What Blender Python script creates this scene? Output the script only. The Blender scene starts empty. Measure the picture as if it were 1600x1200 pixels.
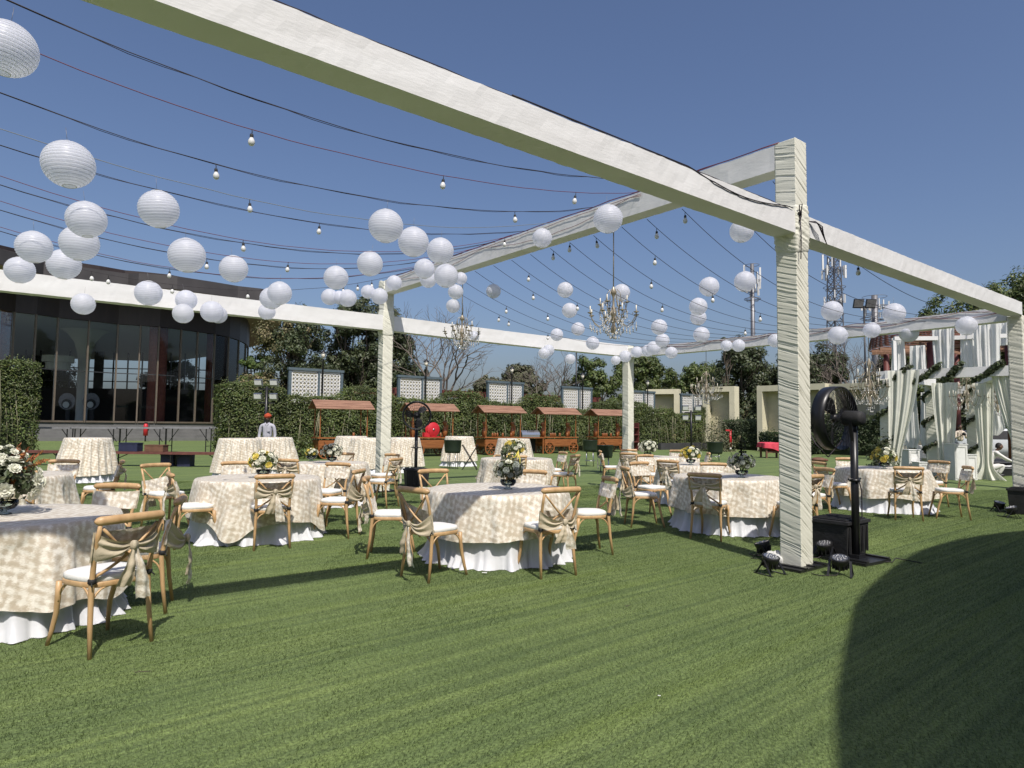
import bpy, math, random, bisect
from mathutils import Vector, Matrix, noise
R = math.radians
PI = math.pi
random.seed(11)
scene = bpy.context.scene
COL = scene.collection

# ---------------------------------------------------------------- camera
FOC, PITCH, ROLL, CAMH = 1040.1, .0620, .0110, 1.505
cam_d = bpy.data.cameras.new('camera')
cam = bpy.data.objects.new('camera', cam_d); COL.objects.link(cam)
cam_d.sensor_width = 36; cam_d.lens = FOC/1600*36; cam_d.clip_end = 3000; cam_d.clip_start = .05
cam.matrix_world = Matrix.Translation((0, 0, CAMH)) @ Matrix.Rotation(PI/2+PITCH, 4, 'X') @ Matrix.Rotation(ROLL, 4, 'Z')
scene.camera = cam

# ---------------------------------------------------------------- sky and sun
SUN_H = Vector((.3175, -.948, 0)).normalized()      # horizontal direction towards the sun
SUN_E = R(53.8)
world = bpy.data.worlds.new('World'); scene.world = world; world.use_nodes = True
wn = world.node_tree.nodes; wl = world.node_tree.links
sky = wn.new('ShaderNodeTexSky'); sky.sky_type = 'NISHITA'; sky.sun_disc = False
sky.sun_elevation = SUN_E; sky.sun_rotation = math.atan2(SUN_H.x, SUN_H.y)
sky.altitude = 200; sky.air_density = 1.15; sky.dust_density = 3.5; sky.ozone_density = 4.8
wn['Background'].inputs['Strength'].default_value = .105
tint = wn.new('ShaderNodeMix'); tint.data_type = 'RGBA'; tint.blend_type = 'MULTIPLY'; tint.inputs[0].default_value = 1; tint.inputs[7].default_value = (1.03, .985, 1.06, 1)
wl.new(sky.outputs[0], tint.inputs[6]); wl.new(tint.outputs[2], wn['Background'].inputs[0])
sd = bpy.data.lights.new('sun', 'SUN'); sd.energy = 4.8; sd.angle = R(.55); sd.color = (1, .945, .86)
sun = bpy.data.objects.new('sun', sd); COL.objects.link(sun)
sdir = SUN_H*math.cos(SUN_E)+Vector((0, 0, math.sin(SUN_E)))
sun.rotation_euler = sdir.to_track_quat('Z', 'Y').to_euler(); sun.location = (3, -8, 20)
scene.view_settings.view_transform = 'Standard'; scene.view_settings.look = 'None'
scene.view_settings.exposure = 0; scene.view_settings.gamma = 1
try: scene.view_settings.use_curve_mapping = False
except Exception: pass

# ---------------------------------------------------------------- measuring helpers (survey of the place from its photo)
def ray(px, py):
    a, b = px-800, py-600; cr, sr = math.cos(ROLL), math.sin(ROLL)
    X = a*cr+b*sr; Y = -a*sr+b*cr; cp, sp = math.cos(PITCH), math.sin(PITCH)
    return Vector((X/FOC, cp+Y/FOC*sp, sp-Y/FOC*cp))
def G(px, py, z=0):
    r = ray(px, py); return Vector((0, 0, CAMH))+r*((z-CAMH)/r.z)
def D(px, py, d):
    r = ray(px, py); return Vector((0, 0, CAMH))+r*(d/r.y)
def XY(px, d, py=664):
    p = D(px, py, d); return Vector((p.x, p.y, 0))
def proj(P):
    x, y, z = P[0], P[1], P[2]-CAMH; cp, sp = math.cos(PITCH), math.sin(PITCH)
    d = y*cp+z*sp; v = -y*sp+z*cp; cr, sr = math.cos(ROLL), math.sin(ROLL); X = FOC*x/d; Y = -FOC*v/d
    return 800+X*cr-Y*sr, 600+X*sr+Y*cr
TH = .6711
A3 = Vector((math.cos(TH), math.sin(TH), 0)); B3 = Vector((-math.sin(TH), math.cos(TH), 0)); P1 = Vector((3.11, 7.203, 0))
def FR(s, t, z=0): return P1+A3*s+B3*t+Vector((0, 0, z))
def atT(s, px, py):
    r = ray(px, py); k = (s+P1.dot(A3))/(r.x*A3.x+r.y*A3.y); p = r*k
    return (Vector((p.x, p.y, 0))-P1).dot(B3), p.z+CAMH

# ---------------------------------------------------------------- object helpers
def tag(o, label=None, cat=None, group=None, kind=None):
    if label: o['label'] = label
    if cat: o['category'] = cat
    if group: o['group'] = group
    if kind: o['kind'] = kind
    return o
def thing(name, label, cat, loc=(0, 0, 0), rz=0, group=None):
    o = bpy.data.objects.new(name, None); COL.objects.link(o); o.location = loc; o.rotation_euler = (0, 0, rz)
    o.empty_display_size = .1
    return tag(o, label, cat, group)
def dup(o, loc=None, rz=None, label=None, group=None, parent=None):
    c = o.copy(); COL.objects.link(c)
    if parent: c.parent = parent
    if loc is not None: c.location = loc
    if rz is not None: c.rotation_euler = (0, 0, rz)
    if label: c['label'] = label
    if group: c['group'] = group
    for ch in list(o.children): dup(ch, parent=c)
    return c
class MB:
    def __init__(s): s.v = []; s.f = []; s.uv = {}; s.sm = []
    def add(s, vs, fs, smooth=False, uvs=None):
        n = len(s.v); s.v += [tuple(v) for v in vs]
        for f in fs: s.f.append(tuple(i+n for i in f)); s.sm.append(smooth)
        if uvs:
            for i, u in enumerate(uvs): s.uv[n+i] = u
        return s
    def box(s, c, d, rz=0, M=None):
        x, y, z = d[0]/2, d[1]/2, d[2]/2
        vs = [Vector((i*x, j*y, k*z)) for k in (-1, 1) for j in (-1, 1) for i in (-1, 1)]
        m = M if M else Matrix.Rotation(rz, 3, 'Z')
        return s.add([m@v+Vector(c) for v in vs], [(0, 2, 3, 1), (4, 5, 7, 6), (0, 1, 5, 4), (2, 6, 7, 3), (0, 4, 6, 2), (1, 3, 7, 5)])
    def bar(s, p, q, w, h, up=(0, 0, 1)):
        p, q = Vector(p), Vector(q); d = (q-p); L = d.length; d.normalize(); up = Vector(up)
        if abs(d.dot(up)) > .98: up = Vector((1, 0, 0))
        x = d.cross(up).normalized(); z = x.cross(d)
        return s.box((p+q)/2, (w, L, h), M=Matrix((x, d, z)).transposed())
    def tube(s, pts, r, n=8, cap=True, smooth=True):
        pts = [Vector(p) for p in pts]; m = len(pts); rs = r if isinstance(r, (list, tuple)) else [r]*m
        vs = []; ref = None
        for i, p in enumerate(pts):
            t = (pts[min(i+1, m-1)]-pts[max(i-1, 0)]).normalized()
            if ref is None: ref = Vector((0, 0, 1)) if abs(t.z) < .9 else Vector((1, 0, 0))
            x = t.cross(ref).normalized(); y = x.cross(t).normalized(); ref = y
            for k in range(n):
                a = 2*PI*k/n; vs.append(p+(x*math.cos(a)+y*math.sin(a))*rs[i])
        fs = [(i*n+k, i*n+(k+1) % n, (i+1)*n+(k+1) % n, (i+1)*n+k) for i in range(m-1) for k in range(n)]
        if cap: fs += [tuple(range(n))[::-1], tuple((m-1)*n+k for k in range(n))]
        return s.add(vs, fs, smooth)
    def lathe(s, prof, n=16, c=(0, 0, 0), M=None, smooth=True, sx=1, sy=1):
        c = Vector(c); vs = []; m = len(prof)
        for r, z in prof:
            for k in range(n):
                a = 2*PI*k/n; v = Vector((r*math.cos(a)*sx, r*math.sin(a)*sy, z)); vs.append((M@v if M else v)+c)
        fs = [(i*n+k, i*n+(k+1) % n, (i+1)*n+(k+1) % n, (i+1)*n+k) for i in range(m-1) for k in range(n)]
        return s.add(vs, fs, smooth)
    def grid(s, fn, nu, nv, smooth=True, wrap=False, uv=True):
        vs = []; us = []
        for j in range(nv+1):
            for i in range(nu if wrap else nu+1):
                q = fn(i/nu, j/nv)
                if isinstance(q, tuple) and len(q) == 2 and isinstance(q[0], Vector): vs.append(q[0]); us.append(q[1])
                else: vs.append(q); us.append((i/nu, j/nv))
        w = nu if wrap else nu+1
        fs = [(j*w+i, j*w+(i+1) % w, (j+1)*w+(i+1) % w, (j+1)*w+i) for j in range(nv) for i in range(nu)]
        return s.add(vs, fs, smooth, us if uv else None)
    def prism(s, poly, z0, z1):
        n = len(poly); vs = [(p[0], p[1], z0) for p in poly]+[(p[0], p[1], z1) for p in poly]
        fs = [tuple(range(n))[::-1], tuple(range(n, 2*n))]+[(i, (i+1) % n, n+(i+1) % n, n+i) for i in range(n)]
        return s.add(vs, fs)
    def sphere(s, c, r, n=10, m=7, sz=1, M=None):
        pr = [(max(1e-4, r*math.sin(PI*i/m)), -r*sz*math.cos(PI*i/m)) for i in range(m+1)]
        return s.lathe(pr, n, c, M)
    def leaf(s, c, nrm, size, asp=.5, roll=None):
        n = Vector(nrm).normalized(); t = n.orthogonal().normalized()
        t.rotate(Matrix.Rotation(random.uniform(0, 2*PI) if roll is None else roll, 3, n)); b = n.cross(t)
        c = Vector(c); t = t*size*.5; b = b*size*.5*asp
        return s.add([c-t, c+b+n*size*.08, c+t, c-b+n*size*.08], [(0, 3, 2, 1)])
    def build(s, name, m, parent=None, loc=None):
        me = bpy.data.meshes.new(name); me.from_pydata(s.v, [], s.f)
        me.polygons.foreach_set('use_smooth', s.sm)
        if s.uv:
            ul = me.uv_layers.new(name='UVMap'); dat = [0.0]*(2*len(me.loops)); i = 0
            for f in s.f:
                for vi in f:
                    u = s.uv.get(vi, (0, 0)); dat[2*i] = u[0]; dat[2*i+1] = u[1]; i += 1
            ul.data.foreach_set('uv', dat)
        me.materials.append(m)
        o = bpy.data.objects.new(name, me); COL.objects.link(o)
        if parent: o.parent = parent
        if loc: o.location = loc
        return o
def nz(*a): return noise.noise(Vector(a))

# ---------------------------------------------------------------- materials
def mat(name, col, rough=.7, var=0, vs=6, col2=None, bump=0, bs=30, metal=0, transl=0, spec=None, isl=0, coord='Object', stretch=None, sheen=0):
    m = bpy.data.materials.new(name); m.use_nodes = True; nt = m.node_tree; N = nt.nodes; L = nt.links
    p = N['Principled BSDF']; p.inputs['Roughness'].default_value = rough; p.inputs['Metallic'].default_value = metal
    if spec is not None: p.inputs['Specular IOR Level'].default_value = spec
    if sheen: p.inputs['Sheen Weight'].default_value = sheen
    tc = N.new('ShaderNodeTexCoord'); mp = N.new('ShaderNodeMapping'); L.new(tc.outputs[coord], mp.inputs[0])
    if stretch: mp.inputs['Scale'].default_value = stretch
    c = (*col, 1)
    out = None
    if var or col2:
        n = N.new('ShaderNodeTexNoise'); n.inputs['Scale'].default_value = vs; n.inputs['Detail'].default_value = 5; L.new(mp.outputs[0], n.inputs['Vector'])
        cr = N.new('ShaderNodeValToRGB'); cr.color_ramp.elements[0].position = .32; cr.color_ramp.elements[1].position = .68
        if not col2: col2 = tuple(min(1, x*(1+var)) for x in col); c = (*[x*(1-var) for x in col], 1)
        cr.color_ramp.elements[0].color = c; cr.color_ramp.elements[1].color = (*col2, 1)
        L.new(n.outputs['Fac'], cr.inputs[0]); out = cr.outputs[0]
    if isl:
        g = N.new('ShaderNodeNewGeometry'); hs = N.new('ShaderNodeHueSaturation')
        if out: L.new(out, hs.inputs['Color'])
        else: hs.inputs['Color'].default_value = c
        mr = N.new('ShaderNodeMapRange'); mr.inputs[3].default_value = 1-isl; mr.inputs[4].default_value = 1+isl
        L.new(g.outputs['Random Per Island'], mr.inputs[0]); L.new(mr.outputs[0], hs.inputs['Value'])
        mr2 = N.new('ShaderNodeMapRange'); mr2.inputs[3].default_value = .5-.035*isl/.4; mr2.inputs[4].default_value = .5+.02
        mu = N.new('ShaderNodeMath'); mu.operation = 'FRACT'; mm = N.new('ShaderNodeMath'); mm.operation = 'MULTIPLY'; mm.inputs[1].default_value = 17.3
        L.new(g.outputs['Random Per Island'], mm.inputs[0]); L.new(mm.outputs[0], mu.inputs[0]); L.new(mu.outputs[0], mr2.inputs[0]); L.new(mr2.outputs[0], hs.inputs['Hue'])
        out = hs.outputs[0]
    if out: L.new(out, p.inputs['Base Color'])
    else: p.inputs['Base Color'].default_value = c
    if bump:
        n2 = N.new('ShaderNodeTexNoise'); n2.inputs['Scale'].default_value = bs; n2.inputs['Detail'].default_value = 4; L.new(mp.outputs[0], n2.inputs['Vector'])
        b = N.new('ShaderNodeBump'); b.inputs['Strength'].default_value = bump; b.inputs['Distance'].default_value = .02
        L.new(n2.outputs['Fac'], b.inputs['Height']); L.new(b.outputs[0], p.inputs['Normal'])
    if transl:
        t = N.new('ShaderNodeBsdfTranslucent'); mx = N.new('ShaderNodeMixShader'); mx.inputs[0].default_value = transl
        if out: L.new(out, t.inputs[0])
        else: t.inputs[0].default_value = c
        L.new(p.outputs[0], mx.inputs[1]); L.new(t.outputs[0], mx.inputs[2]); L.new(mx.outputs[0], N['Material Output'].inputs[0])
    return m
M = {}
def defm(k, *a, **kw): M[k] = mat(k, *a, **kw)
defm('wrap', (.68, .67, .57), .75, var=.04, vs=2.5, bump=.08, bs=90)
defm('wrap_white', (.73, .73, .72), .75, col2=(.65, .645, .63), vs=1.3, bump=.10, bs=14, stretch=(1, 1, 4))
defm('drape', (.78, .78, .69), .8, var=.05, vs=4, transl=.25, bump=.1)
defm('drape_white', (.78, .78, .75), .8, var=.05, vs=4, transl=.3, bump=.1)
defm('wood', (.56, .37, .19), .42, col2=(.4, .245, .115), vs=5, stretch=(3, 3, .7), bump=.08, bs=50)
defm('wood_weathered', (.44, .32, .185), .5, col2=(.27, .19, .105), vs=5, stretch=(1.2, 3, 3), bump=.1, bs=50)
defm('cushion', (.7, .69, .66), .85, var=.03, bump=.2, bs=30)
defm('elastic', (.012, .012, .013), .7)
defm('skirt', (.72, .73, .76), .6, var=.02, bump=.15, bs=14, transl=.12)
defm('black', (.012, .012, .013), .42, var=.3, vs=8, bump=.05)
defm('black_matte', (.016, .016, .017), .75, var=.3, vs=10, bump=.2)
defm('black_metal', (.02, .02, .022), .35, metal=.3)
defm('steel', (.45, .45, .46), .3, metal=.9)
defm('rib_grey', (.42, .43, .48), .6)
defm('grey_metal', (.2, .2, .21), .45, metal=.5, var=.2)
defm('brass', (.36, .31, .23), .4, metal=.4, var=.25, vs=20)
defm('crystal', (.6, .59, .55), .08, metal=.15, spec=.9)
defm('candle', (.75, .7, .58), .5)
defm('white_paint', (.7, .7, .68), .5, var=.05, bump=.05)
defm('blue_frame', (.08, .112, .13), .6, var=.1)
defm('plaster', (.5, .46, .31), .85, var=.08, vs=2, bump=.3, bs=8)
defm('plaster_trim', (.62, .58, .42), .8, var=.06, vs=2)
defm('cart_wood', (.3, .112, .032), .45, col2=(.19, .062, .018), vs=4, stretch=(.6, 4, 8), bump=.1)
defm('cart_roof', (.34, .205, .125), .65, col2=(.2, .11, .065), vs=3, stretch=(.5, 4, 4), bump=.2, isl=.15)
defm('maroon', (.12, .035, .026), .6, var=.2, vs=3, isl=.1)
defm('maroon_slat', (.16, .065, .045), .6, var=.15)
defm('red', (.5, .02, .03), .45, var=.1)
defm('red_cloth', (.55, .05, .08), .8, var=.12, vs=5, bump=.3, bs=10)
defm('leaf', (.085, .12, .032), .5, var=.25, vs=.5, isl=.4, transl=.25)
defm('leaf_hedge', (.085, .118, .03), .5, var=.35, vs=.9, isl=.42, transl=.28)
defm('leaf_clipped', (.045, .068, .022), .55, var=.25, vs=1, isl=.35, transl=.2)
defm('leaf_bright', (.08, .13, .03), .5, var=.2, vs=.3, isl=.35, transl=.25)
defm('leaf_dark', (.06, .08, .033), .5, var=.25, vs=.5, isl=.4, transl=.2)
defm('leaf_dry', (.27, .22, .11), .6, col2=(.11, .115, .045), vs=.5, isl=.35, transl=.2)
defm('leaf_olive', (.1, .105, .055), .6, var=.2, vs=.3, isl=.3, transl=.2)
defm('twig', (.15, .125, .105), .9, var=.2, vs=2)
defm('bark', (.085, .068, .05), .95, var=.3, vs=3, bump=.5, bs=12)
defm('stem', (.2, .19, .12), .7, var=.25, vs=2)
defm('core_shade_and_stem', (.02, .028, .01), .9, var=.3, vs=2)  # leaf green darkened for the shaded hedge core; also dark bouquet stems
defm('petal_white', (.74, .74, .62), .6, var=.06, transl=.15, isl=.1)
defm('petal_yellow', (.72, .6, .14), .6, var=.1, transl=.15, isl=.12)
defm('petal_grey', (.3, .33, .29), .6, var=.15, transl=.1, isl=.15)
defm('plume', (.3, .12, .035), .8, isl=.3)
defm('fascia', (.032, .021, .018), .5, col2=(.022, .014, .012), vs=3, stretch=(1, 1, .2), bump=.15)
defm('roof_metal', (.05, .045, .045), .45, var=.15, vs=1)
defm('soffit', (.36, .26, .18), .7, var=.1)
defm('ceiling', (.62, .62, .58), .8)
defm('mullion', (.13, .105, .08), .5, var=.1)
defm('mullion_dark', (.03, .032, .035), .5)
defm('brick_red', (.22, .06, .035), .75, var=.2, vs=6, bump=.3)
defm('stone', (.12, .12, .115), .8, var=.15, vs=1.5, bump=.1)
defm('stone_dark', (.04, .04, .042), .8, var=.2, vs=2)
defm('interior', (.02, .02, .022), .8, var=.2)
defm('kerb', (.3, .36, .38), .7, var=.1)
defm('road', (.1, .085, .075), .9, var=.15, vs=2)
defm('earth', (.1, .085, .05), .95, var=.3, vs=.1, col2=(.06, .07, .03))
defm('skin', (.13, .07, .045), .6)
defm('shirt', (.4, .4, .45), .85, var=.05)
defm('shirt_cream', (.6, .52, .42), .85, var=.05)
defm('trousers', (.02, .022, .03), .85)
defm('turban', (.4, .06, .02), .85, bump=.4, bs=12)
defm('hair', (.01, .008, .007), .7)
defm('bucket', (.03, .045, .033), .4, metal=.3, var=.15)
defm('table_grey', (.2, .2, .21), .5, var=.1)
defm('bench_wood', (.13, .045, .035), .6, var=.2)
defm('navy', (.015, .018, .05), .6, var=.2)
defm('brown', (.13, .06, .035), .7, var=.2)
defm('car_white', (.62, .64, .66), .2, spec=.7)
defm('tyre', (.015, .015, .015), .8)
defm('wire_black', (.02, .014, .02), .6)
defm('wire_red', (.14, .025, .035), .6)
defm('wire_grey', (.2, .21, .2), .6)
defm('sofa_white', (.66, .65, .62), .7)
defm('silver', (.55, .56, .57), .22, metal=.85)

def glass(name, tint, fac, rough=.02):
    m = bpy.data.materials.new(name); m.use_nodes = True; N = m.node_tree.nodes; L = m.node_tree.links
    g = N.new('ShaderNodeBsdfGlossy'); g.inputs['Roughness'].default_value = rough; g.inputs[0].default_value = (.9, .95, 1, 1)
    t = N.new('ShaderNodeBsdfTransparent'); t.inputs[0].default_value = (*tint, 1)
    fr = N.new('ShaderNodeFresnel'); fr.inputs[0].default_value = fac
    mx = N.new('ShaderNodeMixShader'); L.new(fr.outputs[0], mx.inputs[0]); L.new(t.outputs[0], mx.inputs[1]); L.new(g.outputs[0], mx.inputs[2])
    L.new(mx.outputs[0], N['Material Output'].inputs[0]); return m
M['pane'] = glass('pane', (.86, .9, .92), 1.36)
M['pane_clear'] = glass('pane_clear', (.85, .88, .88), 1.4)
M['bulb'] = mat('bulb', (.78, .78, .76), .12, transl=.2)
M['glass_clear'] = glass('glass_clear', (.8, .85, .82), 1.5)

def lantern_mat():
    m = bpy.data.materials.new('lantern_nylon'); m.use_nodes = True; N = m.node_tree.nodes; L = m.node_tree.links
    p = N['Principled BSDF']; p.inputs['Base Color'].default_value = (.93, .94, 1, 1); p.inputs['Roughness'].default_value = .35; p.inputs['Sheen Weight'].default_value = .3
    t = N.new('ShaderNodeBsdfTranslucent'); t.inputs[0].default_value = (.93, .94, 1, 1)
    tp = N.new('ShaderNodeBsdfTransparent'); tp.inputs[0].default_value = (.95, .97, 1, 1)
    m1 = N.new('ShaderNodeMixShader'); m1.inputs[0].default_value = .62
    m2 = N.new('ShaderNodeMixShader'); m2.inputs[0].default_value = .10
    L.new(p.outputs[0], m1.inputs[1]); L.new(t.outputs[0], m1.inputs[2]); L.new(m1.outputs[0], m2.inputs[1]); L.new(tp.outputs[0], m2.inputs[2])
    L.new(m2.outputs[0], N['Material Output'].inputs[0]); return m
M['lantern'] = lantern_mat()

def turf_mat(name, blades):
    m = bpy.data.materials.new(name); m.use_nodes = True; N = m.node_tree.nodes; L = m.node_tree.links
    p = N['Principled BSDF']; p.inputs['Roughness'].default_value = .55 if blades else .8
    p.inputs['Specular IOR Level'].default_value = .25
    geo = N.new('ShaderNodeNewGeometry'); mp = N.new('ShaderNodeMapping'); mp.vector_type = 'POINT'
    mp.inputs['Rotation'].default_value = (0, 0, -TH-.03)
    L.new(geo.outputs['Position'], mp.inputs[0])
    def nzn(scale, vec_scale, det=3):
        m2 = N.new('ShaderNodeMapping'); m2.inputs['Scale'].default_value = vec_scale; L.new(mp.outputs[0], m2.inputs[0])
        n = N.new('ShaderNodeTexNoise'); n.inputs['Scale'].default_value = scale; n.inputs['Detail'].default_value = det; L.new(m2.outputs[0], n.inputs['Vector']); return n.outputs['Fac']
    def ramp(i, lo, hi, c0, c1):
        r = N.new('ShaderNodeValToRGB'); r.color_ramp.elements[0].position = lo; r.color_ramp.elements[1].position = hi
        r.color_ramp.elements[0].color = c0; r.color_ramp.elements[1].color = c1; L.new(i, r.inputs[0]); return r.outputs[0]
    def mix(t, f, a, b):
        x = N.new('ShaderNodeMix'); x.data_type = 'RGBA'; x.blend_type = t
        if isinstance(f, float): x.inputs[0].default_value = f
        else: L.new(f, x.inputs[0])
        for k, s_ in ((6, a), (7, b)):
            if isinstance(s_, tuple): x.inputs[k].default_value = s_
            else: L.new(s_, x.inputs[k])
        return x.outputs[2]
    stripes = ramp(nzn(1, (.06, 2.1, 1), 6), .36, .64, (.118, .164, .063, 1), (.152, .202, .074, 1))
    fine = ramp(nzn(1, (.16, 17, 1), 5), .34, .66, (.74, .76, .78, 1), (1.24, 1.21, 1.12, 1))
    base = mix('MULTIPLY', 1.0, stripes, fine)
    yel = ramp(nzn(1, (.1, 3.3, 1), 2), .58, .72, (0, 0, 0, 1), (1, 1, 1, 1))
    base = mix('MIX', ramp(yel, 0, 1, (0, 0, 0, 1), (.55, .55, .55, 1)), base, (.165, .22, .058, 1))
    blot = ramp(nzn(.9, (1, 1, 1), 4), .35, .7, (.9, .92, .92, 1), (1.06, 1.05, 1.04, 1))
    base = mix('MULTIPLY', 1.0, base, blot)
    if blades:
        hs = N.new('ShaderNodeHueSaturation'); mr = N.new('ShaderNodeMapRange'); mr.inputs[3].default_value = .6; mr.inputs[4].default_value = 1.55
        L.new(geo.outputs['Random Per Island'], mr.inputs[0]); L.new(mr.outputs[0], hs.inputs['Value']); L.new(base, hs.inputs['Color']); base = hs.outputs[0]
    else:
        g = ramp(nzn(55, (1, 1, 1), 3), .3, .7, (.55, .55, .55, 1), (1.35, 1.35, 1.3, 1)); base = mix('MULTIPLY', 1.0, base, g)
        b = N.new('ShaderNodeBump'); b.inputs['Strength'].default_value = .6; b.inputs['Distance'].default_value = .02
        L.new(nzn(70, (1, 1, 1), 3), b.inputs['Height']); L.new(b.outputs[0], p.inputs['Normal'])
    L.new(base, p.inputs['Base Color'])
    if blades:
        t = N.new('ShaderNodeBsdfTranslucent'); mx = N.new('ShaderNodeMixShader'); mx.inputs[0].default_value = .25
        L.new(base, t.inputs[0]); L.new(p.outputs[0], mx.inputs[1]); L.new(t.outputs[0], mx.inputs[2]); L.new(mx.outputs[0], N['Material Output'].inputs[0])
    return m
M['turf'] = turf_mat('turf', False); M['turf_blade'] = turf_mat('turf_blade', True)

def damask():
    m = bpy.data.materials.new('damask'); m.use_nodes = True; N = m.node_tree.nodes; L = m.node_tree.links
    p = N['Principled BSDF']; tc = N.new('ShaderNodeTexCoord')
    def noi(sc, det=3):
        n = N.new('ShaderNodeTexNoise'); n.inputs['Scale'].default_value = sc; n.inputs['Detail'].default_value = det; L.new(tc.outputs['UV'], n.inputs['Vector']); return n
    def mth(op, a, b_, c=None):
        x = N.new('ShaderNodeMath'); x.operation = op
        for i_, v in enumerate((a, b_, c)):
            if v is None: continue
            if isinstance(v, (int, float)): x.inputs[i_].default_value = v
            else: L.new(v, x.inputs[i_])
        return x.outputs[0]
    n0 = noi(9)
    ad = N.new('ShaderNodeVectorMath'); ad.operation = 'MULTIPLY_ADD'; L.new(n0.outputs['Color'], ad.inputs[0]); ad.inputs[1].default_value = (.07, .07, 0); L.new(tc.outputs['UV'], ad.inputs[2])
    mp = N.new('ShaderNodeMapping'); mp.inputs['Rotation'].default_value = (0, 0, R(28)); L.new(ad.outputs[0], mp.inputs[0])
    sx = N.new('ShaderNodeSeparateXYZ'); L.new(mp.outputs[0], sx.inputs[0])
    k = PI/.04
    a = mth('SINE', mth('MULTIPLY', sx.outputs[0], k), 0); b_ = mth('SINE', mth('MULTIPLY', sx.outputs[1], k*.8), 0)
    prod = mth('MULTIPLY', mth('MULTIPLY', a, b_), .36)
    st = N.new('ShaderNodeMapping'); st.inputs['Rotation'].default_value = (0, 0, R(20)); st.inputs['Scale'].default_value = (60, 260, 1); L.new(tc.outputs['UV'], st.inputs[0])
    ns = N.new('ShaderNodeTexNoise'); ns.inputs['Scale'].default_value = 1; ns.inputs['Detail'].default_value = 3; L.new(st.outputs[0], ns.inputs['Vector'])
    big = noi(3.5, 2)
    v = mth('MULTIPLY_ADD', ns.outputs['Fac'], 1.5, prod); v = mth('MULTIPLY_ADD', noi(20, 4).outputs['Fac'], 2.2, v); v = mth('MULTIPLY_ADD', big.outputs['Fac'], .8, v)
    cr = N.new('ShaderNodeValToRGB'); sc_ = mth('MULTIPLY', v, .25)
    cr.color_ramp.elements[0].position = .50; cr.color_ramp.elements[1].position = .66
    cr.color_ramp.elements[0].color = (.50, .43, .33, 1); cr.color_ramp.elements[1].color = (.76, .72, .63, 1)
    L.new(sc_, cr.inputs[0]); L.new(cr.outputs[0], p.inputs['Base Color'])
    p.inputs['Roughness'].default_value = .5; p.inputs['Sheen Weight'].default_value = .2
    bh = mth('MULTIPLY_ADD', noi(22, 4).outputs['Fac'], 3.0, ns.outputs['Fac'])
    b2 = N.new('ShaderNodeBump'); b2.inputs['Strength'].default_value = .35; b2.inputs['Distance'].default_value = .006; L.new(bh, b2.inputs['Height']); L.new(b2.outputs[0], p.inputs['Normal'])
    return m
M['damask'] = damask()
defm('linen', (.5, .43, .31), .75, var=.08, vs=4, bump=.2, bs=40, transl=.08)

# ================================================================ ground
N3 = 600
g = MB(); g.add([(-N3, -N3, 0), (N3, -N3, 0), (N3, N3*3, 0), (-N3, N3*3, 0)], [(0, 1, 2, 3)])
o = g.build('ground', M['earth']); o.location.z = -.012; tag(o, kind='structure')
g = MB(); g.add([(-60, -14, 0), (32, -14, 0), (23.6, 41, 0), (20.6, 56, 0), (0, 75, 0), (-60, 75, 0)], [(0, 1, 2, 3, 4, 5)])
tag(g.build('lawn', M['turf']), kind='structure')
# short pile of the artificial turf near the camera: one tile of blades, placed by geometry nodes
tile = MB(); rr = random.Random(4)
for i in range(7000):
    x, y = rr.uniform(-.5, .5), rr.uniform(-.5, .5); a = rr.uniform(0, 2*PI); h = rr.uniform(.009, .019); w = rr.uniform(.0012, .0022)
    lean = rr.uniform(.2, 1.1)*h; la = rr.gauss(-.6, .9); dx, dy = math.cos(a)*w, math.sin(a)*w
    tile.add([(x-dx, y-dy, 0), (x+dx, y+dy, 0), (x+lean*math.cos(la), y+lean*math.sin(la), h)], [(0, 1, 2)])
tm = bpy.data.meshes.new('grass_tile'); tm.from_pydata(tile.v, [], tile.f); tm.materials.append(M['turf_blade'])
tile_o = bpy.data.objects.new('grass_tile', tm)
pts = []
for ix in range(-16, 17):
    for iy in range(1, 17):
        x, y = ix+.5, iy+.5
        if y > 2 and abs(x) < .80*y+1.6: pts.append((x, y, .001))
pm = bpy.data.meshes.new('turf_pile'); pm.from_pydata(pts, [], [])
po = bpy.data.objects.new('turf_pile', pm); COL.objects.link(po); tag(po, 'short green pile of the artificial turf lawn', 'grass', kind='stuff')
ng = bpy.data.node_groups.new('pile', 'GeometryNodeTree')
ng.interface.new_socket('Geometry', in_out='INPUT', socket_type='NodeSocketGeometry'); ng.interface.new_socket('Geometry', in_out='OUTPUT', socket_type='NodeSocketGeometry')
gi = ng.nodes.new('NodeGroupInput'); go = ng.nodes.new('NodeGroupOutput'); m2p = ng.nodes.new('GeometryNodeMeshToPoints')
iop = ng.nodes.new('GeometryNodeInstanceOnPoints'); oi = ng.nodes.new('GeometryNodeObjectInfo'); oi.inputs[0].default_value = tile_o
rnd = ng.nodes.new('FunctionNodeRandomValue'); rnd.data_type = 'INT'; rnd.inputs[4].default_value = 0; rnd.inputs[5].default_value = 1
cb = ng.nodes.new('ShaderNodeCombineXYZ'); mul = ng.nodes.new('ShaderNodeMath'); mul.operation = 'MULTIPLY'; mul.inputs[1].default_value = PI
ng.links.new(gi.outputs[0], m2p.inputs[0]); ng.links.new(m2p.outputs[0], iop.inputs['Points']); ng.links.new(oi.outputs['Geometry'], iop.inputs['Instance'])
ng.links.new(rnd.outputs[2], mul.inputs[0]); ng.links.new(mul.outputs[0], cb.inputs[2]); ng.links.new(cb.outputs[0], iop.inputs['Rotation'])
ng.links.new(iop.outputs[0], go.inputs[0])
md = po.modifiers.new('pile', 'NODES'); md.node_group = ng

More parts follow.
